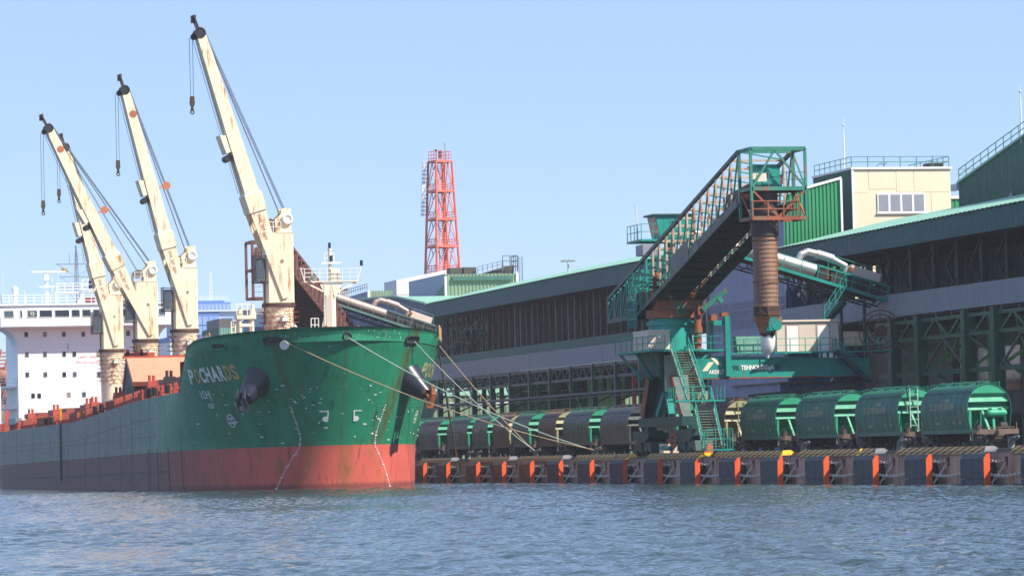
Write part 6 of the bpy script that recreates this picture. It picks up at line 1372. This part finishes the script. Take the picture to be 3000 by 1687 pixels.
# ---------------------------------------------------------------- red lattice tower
rtw=thing('lattice_tower','red steel lattice lighting tower with platforms and white floodlights','tower',(75,470,2.2))
cx,cy=74.0,470.
lev=[(2.2,3.6),(30,2.62),(36.3,2.4),(41.2,2.22),(46.2,2.04),(51.4,1.84),(56.9,1.62)]
SCL=1.0
W_=lambda z:float(np.interp(z,[l[0] for l in lev],[l[1] for l in lev]))
rot=R(14)
def tp(a,z,f=1.): w=W_(z)*f; x,y=((-w,-w),(w,-w),(w,w),(-w,w))[a%4]; return Vector((cx+x*math.cos(rot)-y*math.sin(rot),cy+x*math.sin(rot)+y*math.cos(rot),z))
for a in range(4): b=MB(); b.cyl(tp(a,2.2),tp(a,56.9),.28,.22,n=10); b.build('leg',lampred,rtw)
zs=[30,36.3,41.2,46.2,51.4,56.9]
for i,z in enumerate(zs):
    for a in range(4): b=MB(); b.beam(tp(a,z),tp(a+1,z),.28,.4); b.build('ring_beam',lampred,rtw)
    b=MB(); b.add([tp(0,z+.05),tp(1,z+.05),tp(2,z+.05),tp(3,z+.05)],[(0,1,2,3)]); pf=b.build('platform',mat('tower red dark','#a83c30',.6),rtw)
    b=MB(); b.rail([tp(0,z,.95),tp(1,z,.95),tp(2,z,.95),tp(3,z,.95),tp(0,z,.95)],h=1.4 if i<5 else 1.9,step=1.2,r=.045,mids=2); b.build('platform_railing',lampred,pf)
for z0,z1 in zip([22]+zs[:-1],zs):
    for a in range(4):
        zm=(z0+z1)/2; mid=(tp(a,z0)+tp(a+1,z0))/2; midt=(tp(a,z1)+tp(a+1,z1))/2
        b=MB(); b.beam(tp(a,z0),midt,.13); b.beam(tp(a+1,z0),midt,.13); b.build('diagonal',lampred,rtw)
b=MB(); b.ladder((cx-.3,cy-.6,20),(cx-.3,cy-.6,56.5),.7,(1,0,0),step=.5,r=.06); b.cyl((cx+.6,cy,20),(cx+.6,cy,56.5),.3,n=8); b.build('ladder',lampred,rtw)
for j in range(14):
    z=47.0+j*.74; p=tp(3,z)+Vector((-.75,-.2,0)); b=MB(); b.box(p.x-.35,p.x+.25,p.y-.25,p.y+.25,z,z+.52); b.build('floodlight',whiteb,rtw)
    b=MB(); b.beam((p.x+.2,p.y,z+.2),(p.x+.9,p.y-.1,z+.2),.08); b.build('lamp_arm',mat('lamp arm','#6a4a48',.6),rtw)
b=MB(); b.box(cx-.2,cx+.4,cy-.3,cy+.3,57.5,59); b.cyl((cx+1.,cy,57),(cx+1.,cy,60.4),.05,n=5); b.sphere((cx-.7,cy,59.),.25); b.build('beacon',dark,rtw)
lm_=thing('light_mast','slim light mast with a ring of floodlights above the left shed roof','mast',(60,327,2.2)); b=MB(); b.cyl((60,327.5,2.2),(60,327.5,31.),.2,.14,n=8); b.build('pole',greyb,lm_); b=MB(); b.torus((60,327.5,31.1),(0,0,1),.8,.06,n=16)
for i in range(8): a=i*math.pi/4; b.box(60+.9*math.cos(a)-.18,60+.9*math.cos(a)+.18,327.5+.9*math.sin(a)-.18,327.5+.9*math.sin(a)+.18,31.0,31.22)
b.beam((59.2,327.5,31.1),(60.8,327.5,31.1),.08); b.build('floodlight_ring',mat('lamp grey','#8a8a88',.5),lm_)

# ---------------------------------------------------------------- thin harbour haze
hm_=bpy.data.materials.new('harbour haze'); hm_.use_nodes=True; _n=hm_.node_tree.nodes
_n.remove(_n['Principled BSDF']); _v=_n.new('ShaderNodeVolumePrincipled'); _v.inputs['Density'].default_value=.0001; _v.inputs['Color'].default_value=(.86,.91,1,1); _v.inputs['Anisotropy'].default_value=.0
hm_.node_tree.links.new(_v.outputs[0],_n['Material Output'].inputs['Volume'])
MB().box(-2200,2200,-1200,3200,-3.2,66).build('haze',hm_,kind='stuff')
